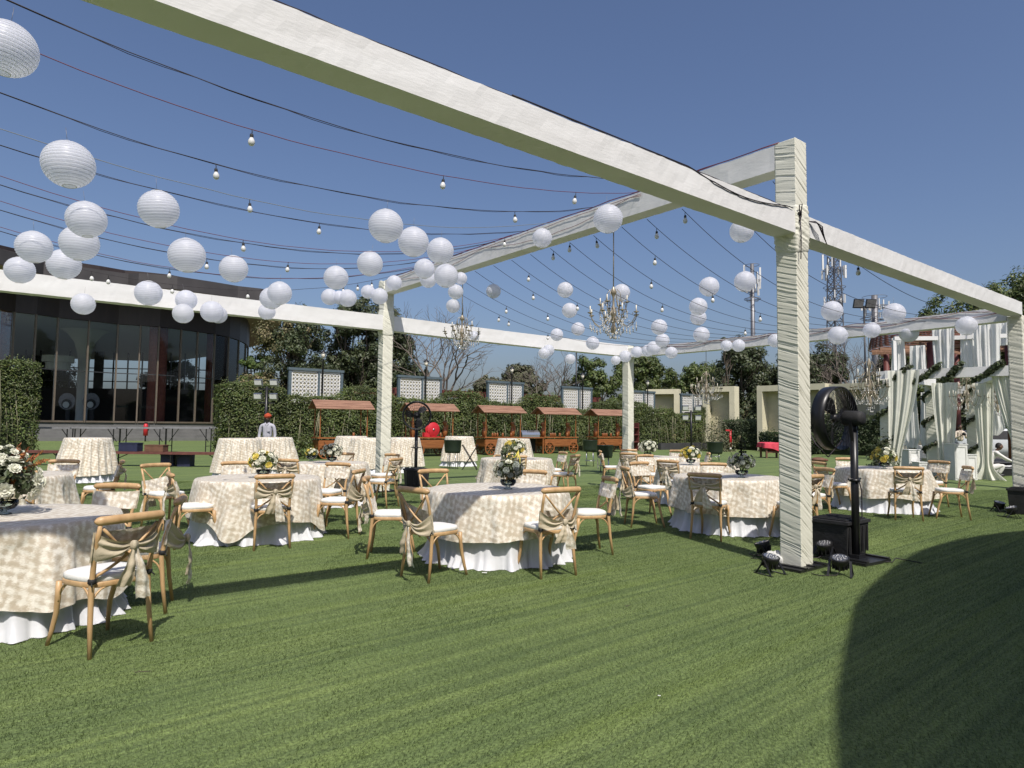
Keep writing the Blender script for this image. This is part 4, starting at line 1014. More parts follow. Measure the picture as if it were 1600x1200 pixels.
# ================================================================ hedge, carts, lattice panels along the rear edge (all parallel to the long beam)
RA = Vector((-8.0, 31.2, 0))            # hedge front line, runs along A3
def rear(px, off=0):
    r = ray(px, 664); k = r.x/r.y; p0 = RA+B3*off; t = (p0.x-k*p0.y)/(A3.y*k-A3.x); return p0+A3*t
def smooth(prof, x):
    if x <= prof[0][0]: return prof[0][1]
    for (x0, y0), (x1, y1) in zip(prof, prof[1:]):
        if x <= x1: t = (x-x0)/(x1-x0); t = t*t*(3-2*t); return y0+(y1-y0)*t
    return prof[-1][1]
def hedge(name, label, p0, p1, depth, hfun, m, dens, leafs, stems=True, seed=1, inner=True):
    rr = random.Random(seed); d = p1-p0; L = d.length; d.normalize(); n = Vector((-d.y, d.x, 0))
    if n.y < 0: n = -n
    t = thing(name, label, 'hedge', p0, 0)
    b = MB()
    for k in range(int(L*dens)):
        u = rr.uniform(0, L); H = hfun(u)+.14*nz(u*1.7, seed, 1)+.07*nz(u*5, seed, 4)
        w = rr.random()
        if w < .72: z = H*rr.uniform(.06, 1)**.75; off = .10*nz(u*2.2, z*2.2, seed)-rr.random()**2*-.18-.02; nn = Vector((0, 0, .5))-n
        else: z = H-rr.random()**2*.2+.10*nz(u*4, rr.uniform(0, 1), 7); off = rr.uniform(0, depth); nn = Vector((0, 0, 1))-n*.3
        if stems and z < .45*H and rr.random() < .55-.5*z/H: continue
        p = d*u+n*off+Vector((0, 0, z)); b.leaf(p, nn+Vector((rr.uniform(-.8, .8), rr.uniform(-.8, .8), rr.uniform(-.6, .9))), leafs*rr.uniform(.6, 1.35), .55)
    for u0 in (.04, L-.04):
        for k in range(int(dens*depth*1.2)):
            H = hfun(u0); z = H*rr.uniform(.04, 1); p = d*(u0+rr.uniform(-.12, .2)*(1 if u0 < 1 else -1))+n*rr.uniform(0, depth)+Vector((0, 0, z)); b.leaf(p, d*(-1 if u0 < 1 else 1)+Vector((rr.uniform(-.8, .8), rr.uniform(-.8, .8), rr.uniform(-.4, .9))), leafs*rr.uniform(.6, 1.35), .55)
    for k in range(int(L*9)):               # stray shoots above the clipped top
        u = rr.uniform(0, L); H = hfun(u); p = d*u+n*rr.uniform(.0, .4); h2 = rr.uniform(.05, .28)
        for j in range(4): b.leaf(p+Vector((rr.uniform(-.05, .05), 0, H+h2*j/3)), (rr.uniform(-1, 1), -1, .4), leafs*.9, .45)
    tag(b.build('foliage', M[m], t), kind='stuff')
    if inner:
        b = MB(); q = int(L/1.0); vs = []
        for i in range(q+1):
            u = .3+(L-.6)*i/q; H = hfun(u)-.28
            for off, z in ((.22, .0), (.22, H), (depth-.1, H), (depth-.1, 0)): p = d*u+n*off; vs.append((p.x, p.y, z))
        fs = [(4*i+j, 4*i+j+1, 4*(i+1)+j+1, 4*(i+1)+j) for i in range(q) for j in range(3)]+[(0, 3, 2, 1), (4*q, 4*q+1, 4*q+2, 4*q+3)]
        b.add(vs, fs); tag(b.build('core_shade_and_stem', M['core_shade_and_stem'], t), kind='stuff')  # solid box filling the hedge, its inner shade put into the colour
    if stems:
        b = MB()
        for k in range(int(L*3.2)):
            u = rr.uniform(0, L); H = hfun(u)*rr.uniform(.5, .9); p = d*u+n*rr.uniform(-.06, .1); a = rr.uniform(-.12, .12)
            b.tube([p, p+d*a*.5+Vector((0, 0, H*.5)), p+d*a*H+Vector((0, 0, H))], rr.uniform(.009, .018), 4)
        tag(b.build('stems', M['stem'], t), kind='stuff')
    return t
hp = [(340, 600), (385, 597), (440, 602), (452, 620), (530, 620), (545, 606), (600, 607), (620, 622), (690, 626), (700, 614), (745, 613), (765, 628), (815, 632), (830, 618), (870, 619), (885, 640), (925, 642), (940, 630), (1005, 629), (1025, 640), (1050, 640), (1062, 648), (1095, 646), (1105, 634), (1135, 640)]
h0, h1 = rear(343), rear(1120)
def hz(u):
    p = h0+A3*u; q = proj((p.x, p.y, 2)); y = smooth(hp, q[0]); return max(1.8, D(q[0], y, p.y).z)
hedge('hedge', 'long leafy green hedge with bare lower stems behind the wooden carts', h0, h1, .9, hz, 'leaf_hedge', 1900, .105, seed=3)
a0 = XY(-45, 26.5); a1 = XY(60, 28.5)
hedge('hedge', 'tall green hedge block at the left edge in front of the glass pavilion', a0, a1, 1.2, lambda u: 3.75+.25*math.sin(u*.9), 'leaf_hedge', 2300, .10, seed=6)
b0 = XY(1128, 47); b1 = XY(1192, 44.5)
hedge('hedge', 'dark clipped hedge with a flat top left of the near post', b0, b1, 1.5, lambda u: 2.05, 'leaf_clipped', 900, .12, stems=False, seed=8)
b2 = XY(1186, 43); b3 = XY(1262, 39)
hedge('hedge', 'low dark clipped hedge behind the red-draped table', b2, b3, 1.0, lambda u: 1.25, 'leaf_clipped', 800, .12, stems=False, seed=9)
b2 = XY(1262, 40); b3 = XY(1385, 37)
hedge('hedge', 'dark hedge seen through the big fan', b2, b3, 1.2, lambda u: 2.3+.1*math.sin(u), 'leaf_clipped', 1000, .12, stems=False, seed=10)
def bush(px, d, w, h, m, label, seed, spiky=False, leafs=.16, n=900, name='bush'):
    rr = random.Random(seed); p = XY(px, d); t = thing(name, label, 'bush', p); b = MB()
    if spiky:
        for k in range(22):
            a = rr.uniform(0, 2*PI); L = h*rr.uniform(.8, 1.15); el = rr.uniform(.5, 1.35)
            for j in range(14):
                s = j/13; c = Vector((math.cos(a)*L*s*math.cos(el), math.sin(a)*L*s*math.cos(el), .2+L*s*math.sin(el)-.35*L*s*s*math.cos(el)))
                for sg in (-1, 1): b.leaf(c+Vector((-math.sin(a), math.cos(a), 0))*sg*.10*(1.1-s), (rr.uniform(-.3, .3), -.5, 1), .26*(1.1-s*.6), .14, roll=a+sg*1.2+PI/2)
    else:
        for k in range(n):
            a, e = rr.uniform(0, 2*PI), math.asin(rr.uniform(-.3, 1)); r_ = rr.uniform(.55, 1)*(1+.2*nz(a, e*2, seed)); q = Vector((math.cos(a)*math.cos(e), math.sin(a)*math.cos(e), math.sin(e)))
            b.leaf((q.x*w/2*r_, q.y*w/2*r_, max(.05, q.z*h*r_)), q+Vector((rr.uniform(-.7, .7), rr.uniform(-.7, .7), rr.uniform(-.3, .7))), leafs*rr.uniform(.6, 1.3), .5)
    tag(b.build('foliage', M[m], t), kind='stuff'); b = MB()
    for k in range(4): b.tube([(0, 0, 0), (rr.uniform(-.2, .2)*w, rr.uniform(-.2, .2)*w, h*.5)], .02, 5)
    b.build('trunk', M['bark'], t); return t
bush(1112, 45, 3.2, 3.3, 'leaf_dark', 'spiky green cycad with upright fronds before the beige wall', 2, True, name='cycad')
bush(1152, 46.5, 3.0, 3.6, 'leaf_dry', 'dry brown spiky cycad beside the beige wall', 3, True, name='cycad')
bush(1052, 47.5, 2.0, 3.3, 'leaf_dry', 'small reddish spiky plant above the hedge between two beige walls', 13, True, name='cycad')
bush(1120, 42.5, 2.6, 2.2, 'leaf_olive', 'loose olive bush at the right end of the long hedge', 4)
bush(468, 28.5, 2.2, 1.1, 'leaf_hedge', 'low green bush at the foot of the hedge by the first cart', 5)

def lattice_panel(px, ptop, label, i):
    base = rear(px, 1.3); t = thing('lattice_screen', label, 'lattice screen', base, TH-.0, 'lattice screens above the hedge'); w, hT = 2.55, 4.1
    sc = 1; hT = D(px, ptop, base.y).z
    b = MB(); z0 = hT-2.6
    for x, ww in ((-w/2, .13), (.12, .10), (w/2, .13)): b.box((x, 0, hT/2), (ww, .14, hT))
    b.box((0, 0, hT+.05), (w+.2, .2, .12)); b.box((0, 0, z0), (w, .12, .1)); b.build('frame', M['blue_frame'], t)
    for x0, x1 in ((-w/2+.07, .065), (.175, w/2-.07)):
        lt = MB(); pw = (x1-x0); n = max(3, int(pw/.17)); s = pw/n; m_ = int((hT-z0-.14)/s)
        lt.box(((x0+x1)/2, 0, hT-.05), (pw, .04, .07)); lt.box((x0+.03, 0, (hT+z0)/2), (.05, .04, hT-z0-.1)); lt.box((x1-.03, 0, (hT+z0)/2), (.05, .04, hT-z0-.1))
        for a in range(n):
            for c in range(m_):
                cx, cz = x0+s*(a+.5), z0+.08+s*(c+.5)
                for k in range(6):
                    an = k*PI/3+.52; r_ = s*.5; an2 = an+PI/3
                    lt.bar((cx+r_*math.cos(an), 0, cz+r_*math.sin(an)), (cx+r_*math.cos(an2), 0, cz+r_*math.sin(an2)), .035, .05, up=(0, 1, 0))
        o = lt.build('lattice', M['white_paint'], t); o['kind'] = 'stuff'
        bk = MB(); bk.box(((x0+x1)/2, .045, (hT+z0)/2), (pw, .01, hT-z0)); bk.build('backing', M['plaster_trim'], t)
for i, (px, y, w_) in enumerate(((492, 580, 'left one, largest, above the first cart'), (655, 591, 'just right of the slim middle post'), (789, 599, 'above the third cart'), (901, 607, 'left of the far corner post'), (1003, 613, 'directly right of the far corner post'), (1081, 618, 'smallest, at the right end of the hedge'))):
    lattice_panel(px, y, 'white lattice screen in a blue-grey frame, '+w_, i)
# maroon rafter pergola beyond
t = thing('garden_pergola', 'maroon rafter pergola top peeking over the hedge', 'pergola', rear(780, 12), TH)
b = MB(); b.box((0, 0, 3.75), (22, .2, .22)); b.box((0, 2.6, 3.75), (22, .2, .22)); b.build('beam', M['maroon'], t)
for k in range(34): MB().box((-10.7+.65*k, 1.3, 3.95), (.12, 3.6, .16)).build('rafter', M['maroon'], t) if k else None
for x in (-9, -3, 3, 9): MB().box((x, 0, 1.81), (.25, .25, 3.62)).build('post', M['maroon'], t)

def street_lamp(px, ptop, off, label, d=None):
    p = rear(px, off) if d is None else XY(px, d); h = D(px, ptop, p.y).z; t = thing('street_lamp', label, 'lamp', p, 0, 'black garden lamp posts')
    b = MB(); b.lathe([(.12, 0), (.12, .25), (.07, .35), (.05, .9), (.04, h-.45), (.06, h-.42), (.03, h-.38)], 10); b.build('pole', M['black_metal'], t)
    b = MB(); b.lathe([(.001, h-.36), (.06, h-.34), (.13, h-.12), (.001, h-.1)], 8); b.build('lantern', M['candle'], t)
    b = MB(); b.lathe([(.15, h-.12), (.14, h-.08), (.04, h), (.001, h+.05)], 8); b.build('cap', M['black_metal'], t)
for px, y, w in ((502, 548, 'in front of the leftmost lattice screen'), (664, 562, 'in front of the second lattice screen'), (799, 573, 'beside the third lattice screen'), (910, 583, 'in front of the fourth lattice screen'), (1012, 594, 'right of the far corner post'), (1091, 600, 'under the distant chandelier')):
    street_lamp(px, y, .95, 'tall black garden lamp post '+w)

# wooden carts
def cart(px, d, off, label, goods, n):
    p = rear(px, off); t = thing('vendor_cart', label, 'cart', p, TH-.12, 'wooden vendor carts before the hedge')
    L, Wd = 2.15, .95
    b = MB(); b.box((0, 0, .88), (L+.12, Wd+.1, .05)); b.build('counter', M['cart_wood'], t)
    for k in range(3): MB().box((0, -Wd/2, .50+.115*k), (L, .03, .11)).build('plank', M['cart_wood'], t)
    for k in range(3):
        for s in (-1, 1): MB().box((s*L/2, 0, .50+.115*k), (.03, Wd-.04, .11)).build('plank', M['cart_wood'], t)
    MB().box((0, Wd/2, .61), (L, .02, .36)).build('back_board', M['cart_wood'], t)
    b = MB(); b.box((0, 0, .42), (L, Wd, .05)); b.build('chassis', M['cart_wood'], t)
    for x, y in ((-.8, -1), (.8, -1), (-.8, 1), (.8, 1)):
        w = MB(); cy = y*(Wd/2+.05); w.lathe([(.27, -.025), (.32, -.025), (.32, .025), (.27, .025), (.27, -.025)], 24, (x, cy, .32), M=Matrix.Rotation(PI/2, 3, 'X'), smooth=False); w.lathe([(.001, -.05), (.06, -.05), (.06, .05), (.001, .05)], 10, (x, cy, .32), M=Matrix.Rotation(PI/2, 3, 'X'))
        wo = w.build('wheel', M['cart_wood'], t)
        for k in range(8): a = k*PI/4; MB().bar((x+.05*math.cos(a), cy, .32+.05*math.sin(a)), (x+.28*math.cos(a), cy, .32+.28*math.sin(a)), .03, .03, up=(0, 1, 0)).build('spoke', M['cart_wood'], wo)
    for sx, sy in ((-1, -1), (1, -1), (-1, 1), (1, 1)):
        pb = MB(); pb.lathe([(.035, .9), (.028, 1.1), (.04, 1.2), (.025, 1.3), (.025, 2.0), (.035, 2.1), (.03, 2.16)], 8, (sx*(L/2-.05), sy*(Wd/2-.05), 0)); pb.build('post', M['cart_wood'], t)
    for s in (-1, 1):
        for k in range(5):
            u0, u1 = k/5, (k+1)/5; y0 = s*(Wd/2+.2)*(1-u0); y1 = s*(Wd/2+.2)*(1-u1); zj = random.uniform(-.008, .012); z0 = 2.12+.38*u0+zj; z1 = 2.12+.38*u1+zj-.012; y1 = y1+s*.012
            MB().add([(-L/2-.2, y0, z0), (L/2+.2, y0, z0), (L/2+.2, y1, z1-.012), (-L/2-.2, y1, z1-.012), (-L/2-.2, y0, z0+.03), (L/2+.2, y0, z0+.03), (L/2+.2, y1, z1+.018), (-L/2-.2, y1, z1+.018)], [(0, 1, 2, 3), (4, 7, 6, 5), (0, 4, 5, 1), (1, 5, 6, 2), (2, 6, 7, 3), (3, 7, 4, 0)]).build('roof_board', M['cart_roof'], t)
    for s in (-1, 1):
        b = MB(); b.add([(s*(L/2+.02), -Wd/2, 2.13), (s*(L/2+.02), Wd/2, 2.13), (s*(L/2+.02), 0, 2.47), (s*(L/2+.05), -Wd/2, 2.13), (s*(L/2+.05), Wd/2, 2.13), (s*(L/2+.05), 0, 2.47)], [(0, 1, 2), (5, 4, 3), (0, 3, 4, 1), (1, 4, 5, 2), (2, 5, 3, 0)]); b.build('gable', M['cart_wood'], t)
    if goods:
        for x in (-.82, .86):
            if n == 0: break
            o = MB(); o.lathe([(.001, 0), (.10, .02), (.14, .25), (.09, .42), (.05, .5), (.09, .62), (.13, .72), (.001, .8)], 12, (0, 0, 0)); o.box((.12, 0, .45), (.1, .05, .3)); v = o.build('carved_figure', M['cart_wood']); q = t.matrix_basis@Vector((x, .1, .906)); v.location = q; tag(v, f'carved wooden figure at the {"left" if x < 0 else "right"} end of the {ORD[n]} cart counter', 'figure', 'carved wooden figures on the carts')
        for x in (-.5, -.36, -.22, .1, .6) if n in (2, 3, 4) else (.5,):
            j = MB(); j.lathe([(.001, 0), (.05, 0), (.055, .12), (.045, .2), (.03, .21), (.001, .21)], 10); jo = j.build('jar', M['cart_wood']); q = t.matrix_basis@Vector((x, -.2, .906)); jo.location = q; tag(jo, f'small brown wooden jar, {ORD[(-.5, -.36, -.22, .1, .6).index(x) if n in (2, 3, 4) else 0]} from the left on the counter of the {ORD[n]} cart', 'jar', f'jars on the {ORD[n]} cart')
    return t
CT = []
for n, (px, w) in enumerate(((533, 'leftmost, with an empty counter'), (671, 'second from left, with the red reel on its counter'), (780, 'third from left, beside the silver chafing dish'), (869, 'fourth from left, with a spoked wheel showing'), (949, 'rightmost, half behind the far corner post'))):
    CT.append(cart(px, 0, -2.1, 'brown roofed wooden vendor cart, '+w, True, n))
def onc(c, x, y, z): return c.matrix_basis@Vector((x, y, z))
# red cable reel on cart 2
t = thing('cable_reel', 'bright red round reel standing on the counter of the second cart', 'reel', onc(CT[1], .05, -.25, .906), TH)
MY = Matrix.Rotation(PI/2, 3, 'X')
b = MB(); b.lathe([(.001, -.10), (.33, -.10), (.34, -.09), (.33, -.08), (.001, -.085)], 26, (0, 0, .36), M=MY); b.build('flange', M['red'], t)
b = MB(); b.lathe([(.001, .10), (.33, .10), (.34, .09), (.33, .08), (.001, .085)], 26, (0, 0, .36), M=MY); b.lathe([(.2, -.08), (.2, .08)], 20, (0, 0, .36), M=MY); b.build('drum', M['red'], t)
b = MB(); b.lathe([(.001, .13), (.05, .13), (.05, .1)], 10, (0, 0, .36), M=MY); b.build('hub', M['steel'], t)
b = MB(); b.box((-.35, 0, .12), (.3, .2, .2)); b.box((0, 0, .015), (.7, .3, .03)); b.build('motor', M['red'], t)
# chafing dish between carts 3 and 4 on a dark counter
p = rear(826, -2.0); t = thing('service_counter', 'dark wooden service counter between the third and fourth carts', 'counter', p, TH-.12)
MB().box((0, 0, .86), (1.5, .8, .05)).build('counter_top', M['cart_wood'], t)
for x, y in ((-.7, -.35), (.7, -.35), (-.7, .35), (.7, .35)): MB().box((x, y, .417), (.06, .06, .834)).build('leg', M['cart_wood'], t)
b = MB(); b.box((0, .3, .45), (1.3, .02, .7)); b.build('back_panel', M['interior'], t)
q = t.matrix_basis@Vector((0, 0, .887)); t = thing('chafing_dish', 'long silver chafing dish with rolled lid on the dark service counter', 'chafing dish', q, TH-.12)
b = MB(); b.box((0, 0, .06), (1.1, .5, .12)); b.build('pan', M['silver'], t)
b = MB(); b.grid(lambda u, v: Vector(((u-.5)*1.12, -.26*math.cos(PI*v), .125+.24*math.sin(PI*v))), 2, 12, uv=False)
for s in (-1, 1): b.add([(s*.56, -.26*math.cos(PI*k/12), .125+.24*math.sin(PI*k/12)) for k in range(13)], [tuple(range(13)) if s > 0 else tuple(range(13))[::-1]])
b.build('lid', M['silver'], t); b = MB(); b.tube([(-.2, -.18, .32), (-.2, -.24, .36), (.2, -.24, .36), (.2, -.18, .32)], .012, 6); b.build('handle', M['black_metal'], t)
# dark stand right of the corner post
p = rear(990, -1.2); t = thing('wooden_shelf', 'small dark red shelf stand just right of the far corner post', 'shelf', p, TH)
for k in range(4): MB().box((0, 0, .1+.45*k), (.6, .4, .05)).build('shelf_board', M['maroon'], t)
for x in (-.28, .28): MB().box((x, 0, .88), (.05, .38, 1.75)).build('side_panel', M['maroon'], t)

# planter wall and kerb
p0, p1 = rear(1030, -1.0), rear(1142, -1.2); b = MB(); b.bar(p0+Vector((0, 0, .22)), p1+Vector((0, 0, .22)), .25, .44); o = b.build('planter_wall', M['stone_dark']); tag(o, 'low dark stone planter edge before the right end of the hedge', 'planter')
kp = [G(1142, 701), G(1200, 703), G(1275, 707), G(1390, 714)]
b = MB()
for q0, q1 in zip(kp, kp[1:]): b.bar(q0+Vector((0, 0, .07)), q1+Vector((0, 0, .07)), .2, .15)
o = b.build('kerb', M['kerb']); tag(o, kind='structure')

# beige walls with recessed panels
def beige_wall(pxl, pxr, ytop, d0, d1, label, side=1.0):
    q0 = XY(pxl, d0); q1 = XY(pxr, d1); h = D((pxl+pxr)/2, ytop, (d0+d1)/2).z; dv = q1-q0; L = dv.length; rz = math.atan2(dv.y, dv.x)
    t = thing('garden_wall', label, 'wall', q0, rz, 'beige garden walls'); T_ = .9; f = .38
    b = MB(); b.box((L/2, T_-.1, h/2-.2), (L-2*f, .2, h-.4)); b.build('recessed_panel', M['plaster'], t)
    b = MB(); b.box((L/2, T_/2, h-f/2), (L, T_, f)); b.box((f/2, T_/2, (h-f)/2), (f, T_, h-f-.004)); b.box((L-f/2, T_/2, (h-f)/2), (f, T_, h-f-.004)); b.build('surround', M['plaster_trim'], t)
beige_wall(1010, 1061, 608, 52, 51, 'beige garden wall, leftmost, just right of the corner post')
beige_wall(1098, 1148, 604, 49, 47.5, 'beige garden wall behind the dry cycad')
beige_wall(1183, 1290, 601, 44.5, 41, 'large beige garden wall panel, half behind the near post')
beige_wall(1296, 1402, 598, 41, 37.5, 'beige garden wall seen through the big fan')

# ================================================================ trees
def tree(px, d, ytop, wpx, label, m='leaf_dark', seed=1, blobs=16, leaves=9000, leafs=.34, crown0=.22, dead=False, trunk_r=.22, m2=None, name='leafy_tree', flat=1.0, cat='tree'):
    rr = random.Random(seed*7+1); p = XY(px, d); H = D(px, ytop, d).z; Wm = wpx*1.12/1040*d; leaves = int(leaves*2.5); crown0 *= .6; leafs *= .78; t = thing(name, label, cat, p)
    tips = []; tb = MB()
    def limb(a, b_, r0, r1, k=5):
        pts = []
        for i in range(k+1):
            u = i/k; q = a.lerp(b_, u)+Vector((rr.uniform(-1, 1), rr.uniform(-1, 1), rr.uniform(-.3, .3)))*(.06*(b_-a).length*math.sin(PI*u)); pts.append(q)
        tb.tube(pts, [r0+(r1-r0)*i/k for i in range(k+1)], 6 if r0 > .05 else 4, cap=False); return pts
    fork = Vector((rr.uniform(-.2, .2), 0, H*crown0)); limb(Vector((0, 0, 0)), fork, trunk_r, trunk_r*.75)
    if dead:
        def rec(a, dirv, L, r_, dep):
            e = a+dirv*L; pts = limb(a, e, r_, r_*.6, 4)
            if dep == 0: return
            for k in range(3 if dep > 1 else 4):
                ax = Vector((rr.uniform(-1, 1), rr.uniform(-1, 1), rr.uniform(-.4, .4))).normalized(); nd = (dirv+ax*rr.uniform(.4, .85)).normalized(); nd.z = max(nd.z, -.1) if dep > 2 else nd.z
                rec(pts[-1] if k < 2 else pts[rr.randint(2, 3)], nd, L*rr.uniform(.58, .82), r_*.55, dep-1)
        n = 5
        for k in range(n):
            a = 2*PI*k/n+rr.uniform(-.3, .3); dv = Vector((math.cos(a)*.7*Wm/H, math.sin(a)*.5, 1)).normalized(); rec(fork, dv, (H-fork.z)*.36, trunk_r*.5, 4)
        tb.build('trunk', M['twig'], t)
        # fit crown height
        return t
    cs = []
    for k in range(blobs):
        a = rr.uniform(0, 2*PI); r_ = math.sqrt(rr.random()); z = rr.random()
        env = math.sin(PI*min(1, .18+.82*z)**.8)**.6
        c = Vector((math.cos(a)*r_*Wm*.40*env, math.sin(a)*r_*Wm*.34*env, H*(crown0+.10)+(H*(.93-crown0-.10))*z)); s = Wm*rr.uniform(.15, .25)
        c.z = min(c.z, H-s*.62*flat); cs.append((c, s)); pts = limb(fork, c, trunk_r*.4, .04)
        for j in range(3): limb(pts[3], c+Vector((rr.uniform(-1, 1), rr.uniform(-1, 1), rr.uniform(-.6, .6)))*s*.8, .04, .015, 3)
    tb.build('trunk', M['bark'], t)
    lb_ = MB(); lb2 = MB(); tot = sum(s*s for c, s in cs)
    for ci, (c, s) in enumerate(cs):
        nl = int(leaves*s*s/tot); tgt = lb2 if (m2 and (c.x < Wm*.05 and ci % 2 == 0)) else lb_
        sub = [(Vector((rr.gauss(0, 1), rr.gauss(0, 1), rr.gauss(0, .8))).normalized()*s*rr.uniform(.45, .95), s*rr.uniform(.22, .4)) for _ in range(16)]
        for k in range(nl):
            so, sr = sub[rr.randrange(16)]; q = Vector((rr.gauss(0, 1), rr.gauss(0, 1), rr.gauss(0, 1))).normalized()
            pt = c+Vector((so.x, so.y, so.z*.8*flat))+q*sr*rr.uniform(.3, 1.1); tgt.leaf(pt, q+(pt-c).normalized()*.5+Vector((rr.uniform(-.4, .4), rr.uniform(-.4, .4), rr.uniform(0, .6))), leafs*rr.uniform(.55, 1.3), .6)
    tag(lb_.build('crown', M[m], t), kind='stuff')
    if m2 and lb2.v: tag(lb2.build('crown', M[m2], t), kind='stuff')
    return t
tree(398, 62, 548, 62, 'small light green tree between the pavilion and the big dark tree', 'leaf_bright', 21, 10, 5000, .3)
tree(462, 47, 486, 150, 'large tree with dry yellowish leaves behind the left lattice screen', 'leaf_dark', 2, 26, 15000, .26, m2='leaf_dry', crown0=.16)
tree(548, 52, 468, 140, 'tall dark evergreen tree behind the left lattice screens', 'leaf_dark', 3, 26, 16000, .3, crown0=.14)
tree(598, 54, 480, 120, 'dark tree directly behind the slim middle post', 'leaf_dark', 4, 22, 13000, .3, crown0=.14)
tree(642, 58, 560, 70, 'lower dark tree at the right edge of the left tree group', 'leaf_dark', 19, 12, 7000, .3)
tree(686, 52, 474, 125, 'bare grey tree right of the slim middle post', dead=True, seed=5, trunk_r=.26, crown0=.30, name='bare_tree')
tree(762, 85, 590, 90, 'distant low round olive tree, left one', 'leaf_olive', 6, 12, 6000, .5, flat=.7)
tree(812, 80, 574, 80, 'distant round olive tree under the small lanterns', 'leaf_olive', 7, 12, 6000, .5)
tree(862, 68, 541, 105, 'bare brownish tree behind the fourth lattice screen', dead=True, seed=8, trunk_r=.24, crown0=.26, name='bare_tree')
tree(925, 66, 556, 110, 'rounded green tree left of the far corner post', 'leaf', 9, 18, 10000, .36, crown0=.12)
tree(1012, 70, 549, 120, 'rounded dense green tree behind the far corner post', 'leaf', 10, 20, 12000, .36, crown0=.1)
tree(1080, 66, 562, 110, 'rounded green tree behind the distant chandelier', 'leaf', 11, 18, 10000, .34, crown0=.1)
tree(1168, 60, 532, 130, 'dark tree left of the near post', 'leaf_dark', 12, 22, 13000, .32, crown0=.12)
tree(1252, 58, 538, 130, 'dark tree directly behind the near post', 'leaf_dark', 13, 22, 13000, .32, crown0=.1)
tree(1335, 56, 505, 125, 'bare dark-twigged tree behind the flood light mast', dead=True, seed=14, trunk_r=.26, crown0=.26, name='bare_tree')
tree(1300, 62, 545, 90, 'dark lower tree between two masts', 'leaf_dark', 15, 14, 8000, .32)
tree(1395, 60, 560, 110, 'dark tree behind the left of the draped canopy', 'leaf_dark', 22, 16, 10000, .32, crown0=.1)
tree(1468, 58, 468, 150, 'large green tree rising behind the draped canopy', 'leaf', 16, 26, 15000, .34, crown0=.1)
tree(1570, 56, 432, 170, 'biggest green tree at the right edge above the far beam', 'leaf', 17, 28, 17000, .34, crown0=.1)
tree(1535, 52, 560, 150, 'dark low tree behind the draped canopy', 'leaf_dark', 18, 20, 12000, .32, crown0=.05)
tree(1640, 50, 540, 120, 'dark tree cut off by the right edge of the view', 'leaf_dark', 23, 16, 9000, .34, crown0=.05)
tree(70, 95, 545, 130, 'tree seen through the pavilion glass at the left', 'leaf_dark', 24, 16, 8000, .5)
tree(262, 100, 560, 90, 'tree seen through the pavilion glass at the right', 'leaf_dark', 25, 14, 8000, .5)
tree(1137, 58, 516, 34, 'slim palm head above the far right beam', 'leaf_dark', 26, 5, 900, .4, crown0=.8, trunk_r=.12, name='palm_tree')

# ================================================================ masts
def antenna_cluster(t, z0, z1, rad, n, seed):
    rr = random.Random(seed)
    for k in range(n):
        a = 2*PI*k/n+rr.uniform(-.2, .2); h = rr.uniform(.45, .9)*(z1-z0)*.5; z = z0+rr.uniform(.2, 1)*(z1-z0-h); c = (rad*math.cos(a), rad*math.sin(a))
        MB().box((c[0], c[1], z+h/2), (.32, .18, h), rz=a).build('antenna', M['white_paint'], t)
    b = MB()
    for k in range(6): a = k*PI/3; b.tube([(0, 0, (z0+z1)/2), (rad*math.cos(a), rad*math.sin(a), (z0+z1)/2)], .04, 4)
    for z in (z0+.2, (z0+z1)/2, z1-.3): b.tube([(rad*.9*math.cos(k*PI/6), rad*.9*math.sin(k*PI/6), z) for k in range(13)], .05, 4, cap=False)
    b.build('bracket', M['grey_metal'], t)
def mono(px, d, y0, y1, ymid, w, label, seed):
    p = XY(px, d); t = thing('telecom_tower', label, 'tower', p, 0); z1 = D(px, y1, d).z; zm = D(px, ymid, d).z
    b = MB(); b.tube([(0, 0, 0), (0, 0, z1)], [w*.5, w*.35], 10)
    for k in range(12):
        z = zm*k/12; b.tube([(w*.6, 0, z), (-w*.6, 0, z+.8)], .05, 4)
    b.build('mast', M['grey_metal'], t)
    b = MB(); b.lathe([(w*1.6, zm), (w*1.6, zm+.15)], 12); b.lathe([(w*1.6, (zm+z1)/2), (w*1.6, (zm+z1)/2+.15)], 12); b.build('platform', M['grey_metal'], t)
    antenna_cluster(t, zm, z1, w*1.5, 11, seed); antenna_cluster(t, zm-.5, (zm+z1)/2, w*1.2, 8, seed+5)
mono(1178, 130, 0, 412, 468, 1.0, 'slim telecom mast with antenna cluster left of the near post', 1)
mono(1371, 150, 0, 462, 498, 1.9, 'short telecom mast with white antennas behind the flood lights', 2)
p = XY(1308, 120); t = thing('lattice_tower', 'tall open lattice telecom tower right of the near post', 'tower', p, .4); z1 = D(1308, 400, 120).z
b = MB(); nl = 22; wz = lambda z: 2.5-1.0*z/z1
for s, u in ((-1, -1), (1, -1), (1, 1), (-1, 1)):
    b.bar((s*wz(0)/2, u*wz(0)/2, 0), (s*wz(z1)/2, u*wz(z1)/2, z1), .16, .16)
for k in range(nl):
    z = z1*k/nl; zn = z1*(k+1)/nl; a, c = wz(z)/2, wz(zn)/2
    for (x0, y0, x1, y1) in ((-1, -1, 1, -1), (1, -1, 1, 1), (1, 1, -1, 1), (-1, 1, -1, -1)):
        b.bar((x0*a, y0*a, z), (x1*c, y1*c, zn), .08, .08); b.bar((x1*a, y1*a, z), (x0*c, y0*c, zn), .08, .08); b.bar((x0*a, y0*a, z), (x1*a, y1*a, z), .08, .08)
b.build('lattice_frame', M['grey_metal'], t); antenna_cluster(t, z1-6, z1+.8, 2.1, 12, 4); antenna_cluster(t, z1-11, z1-6, 1.7, 5, 6)
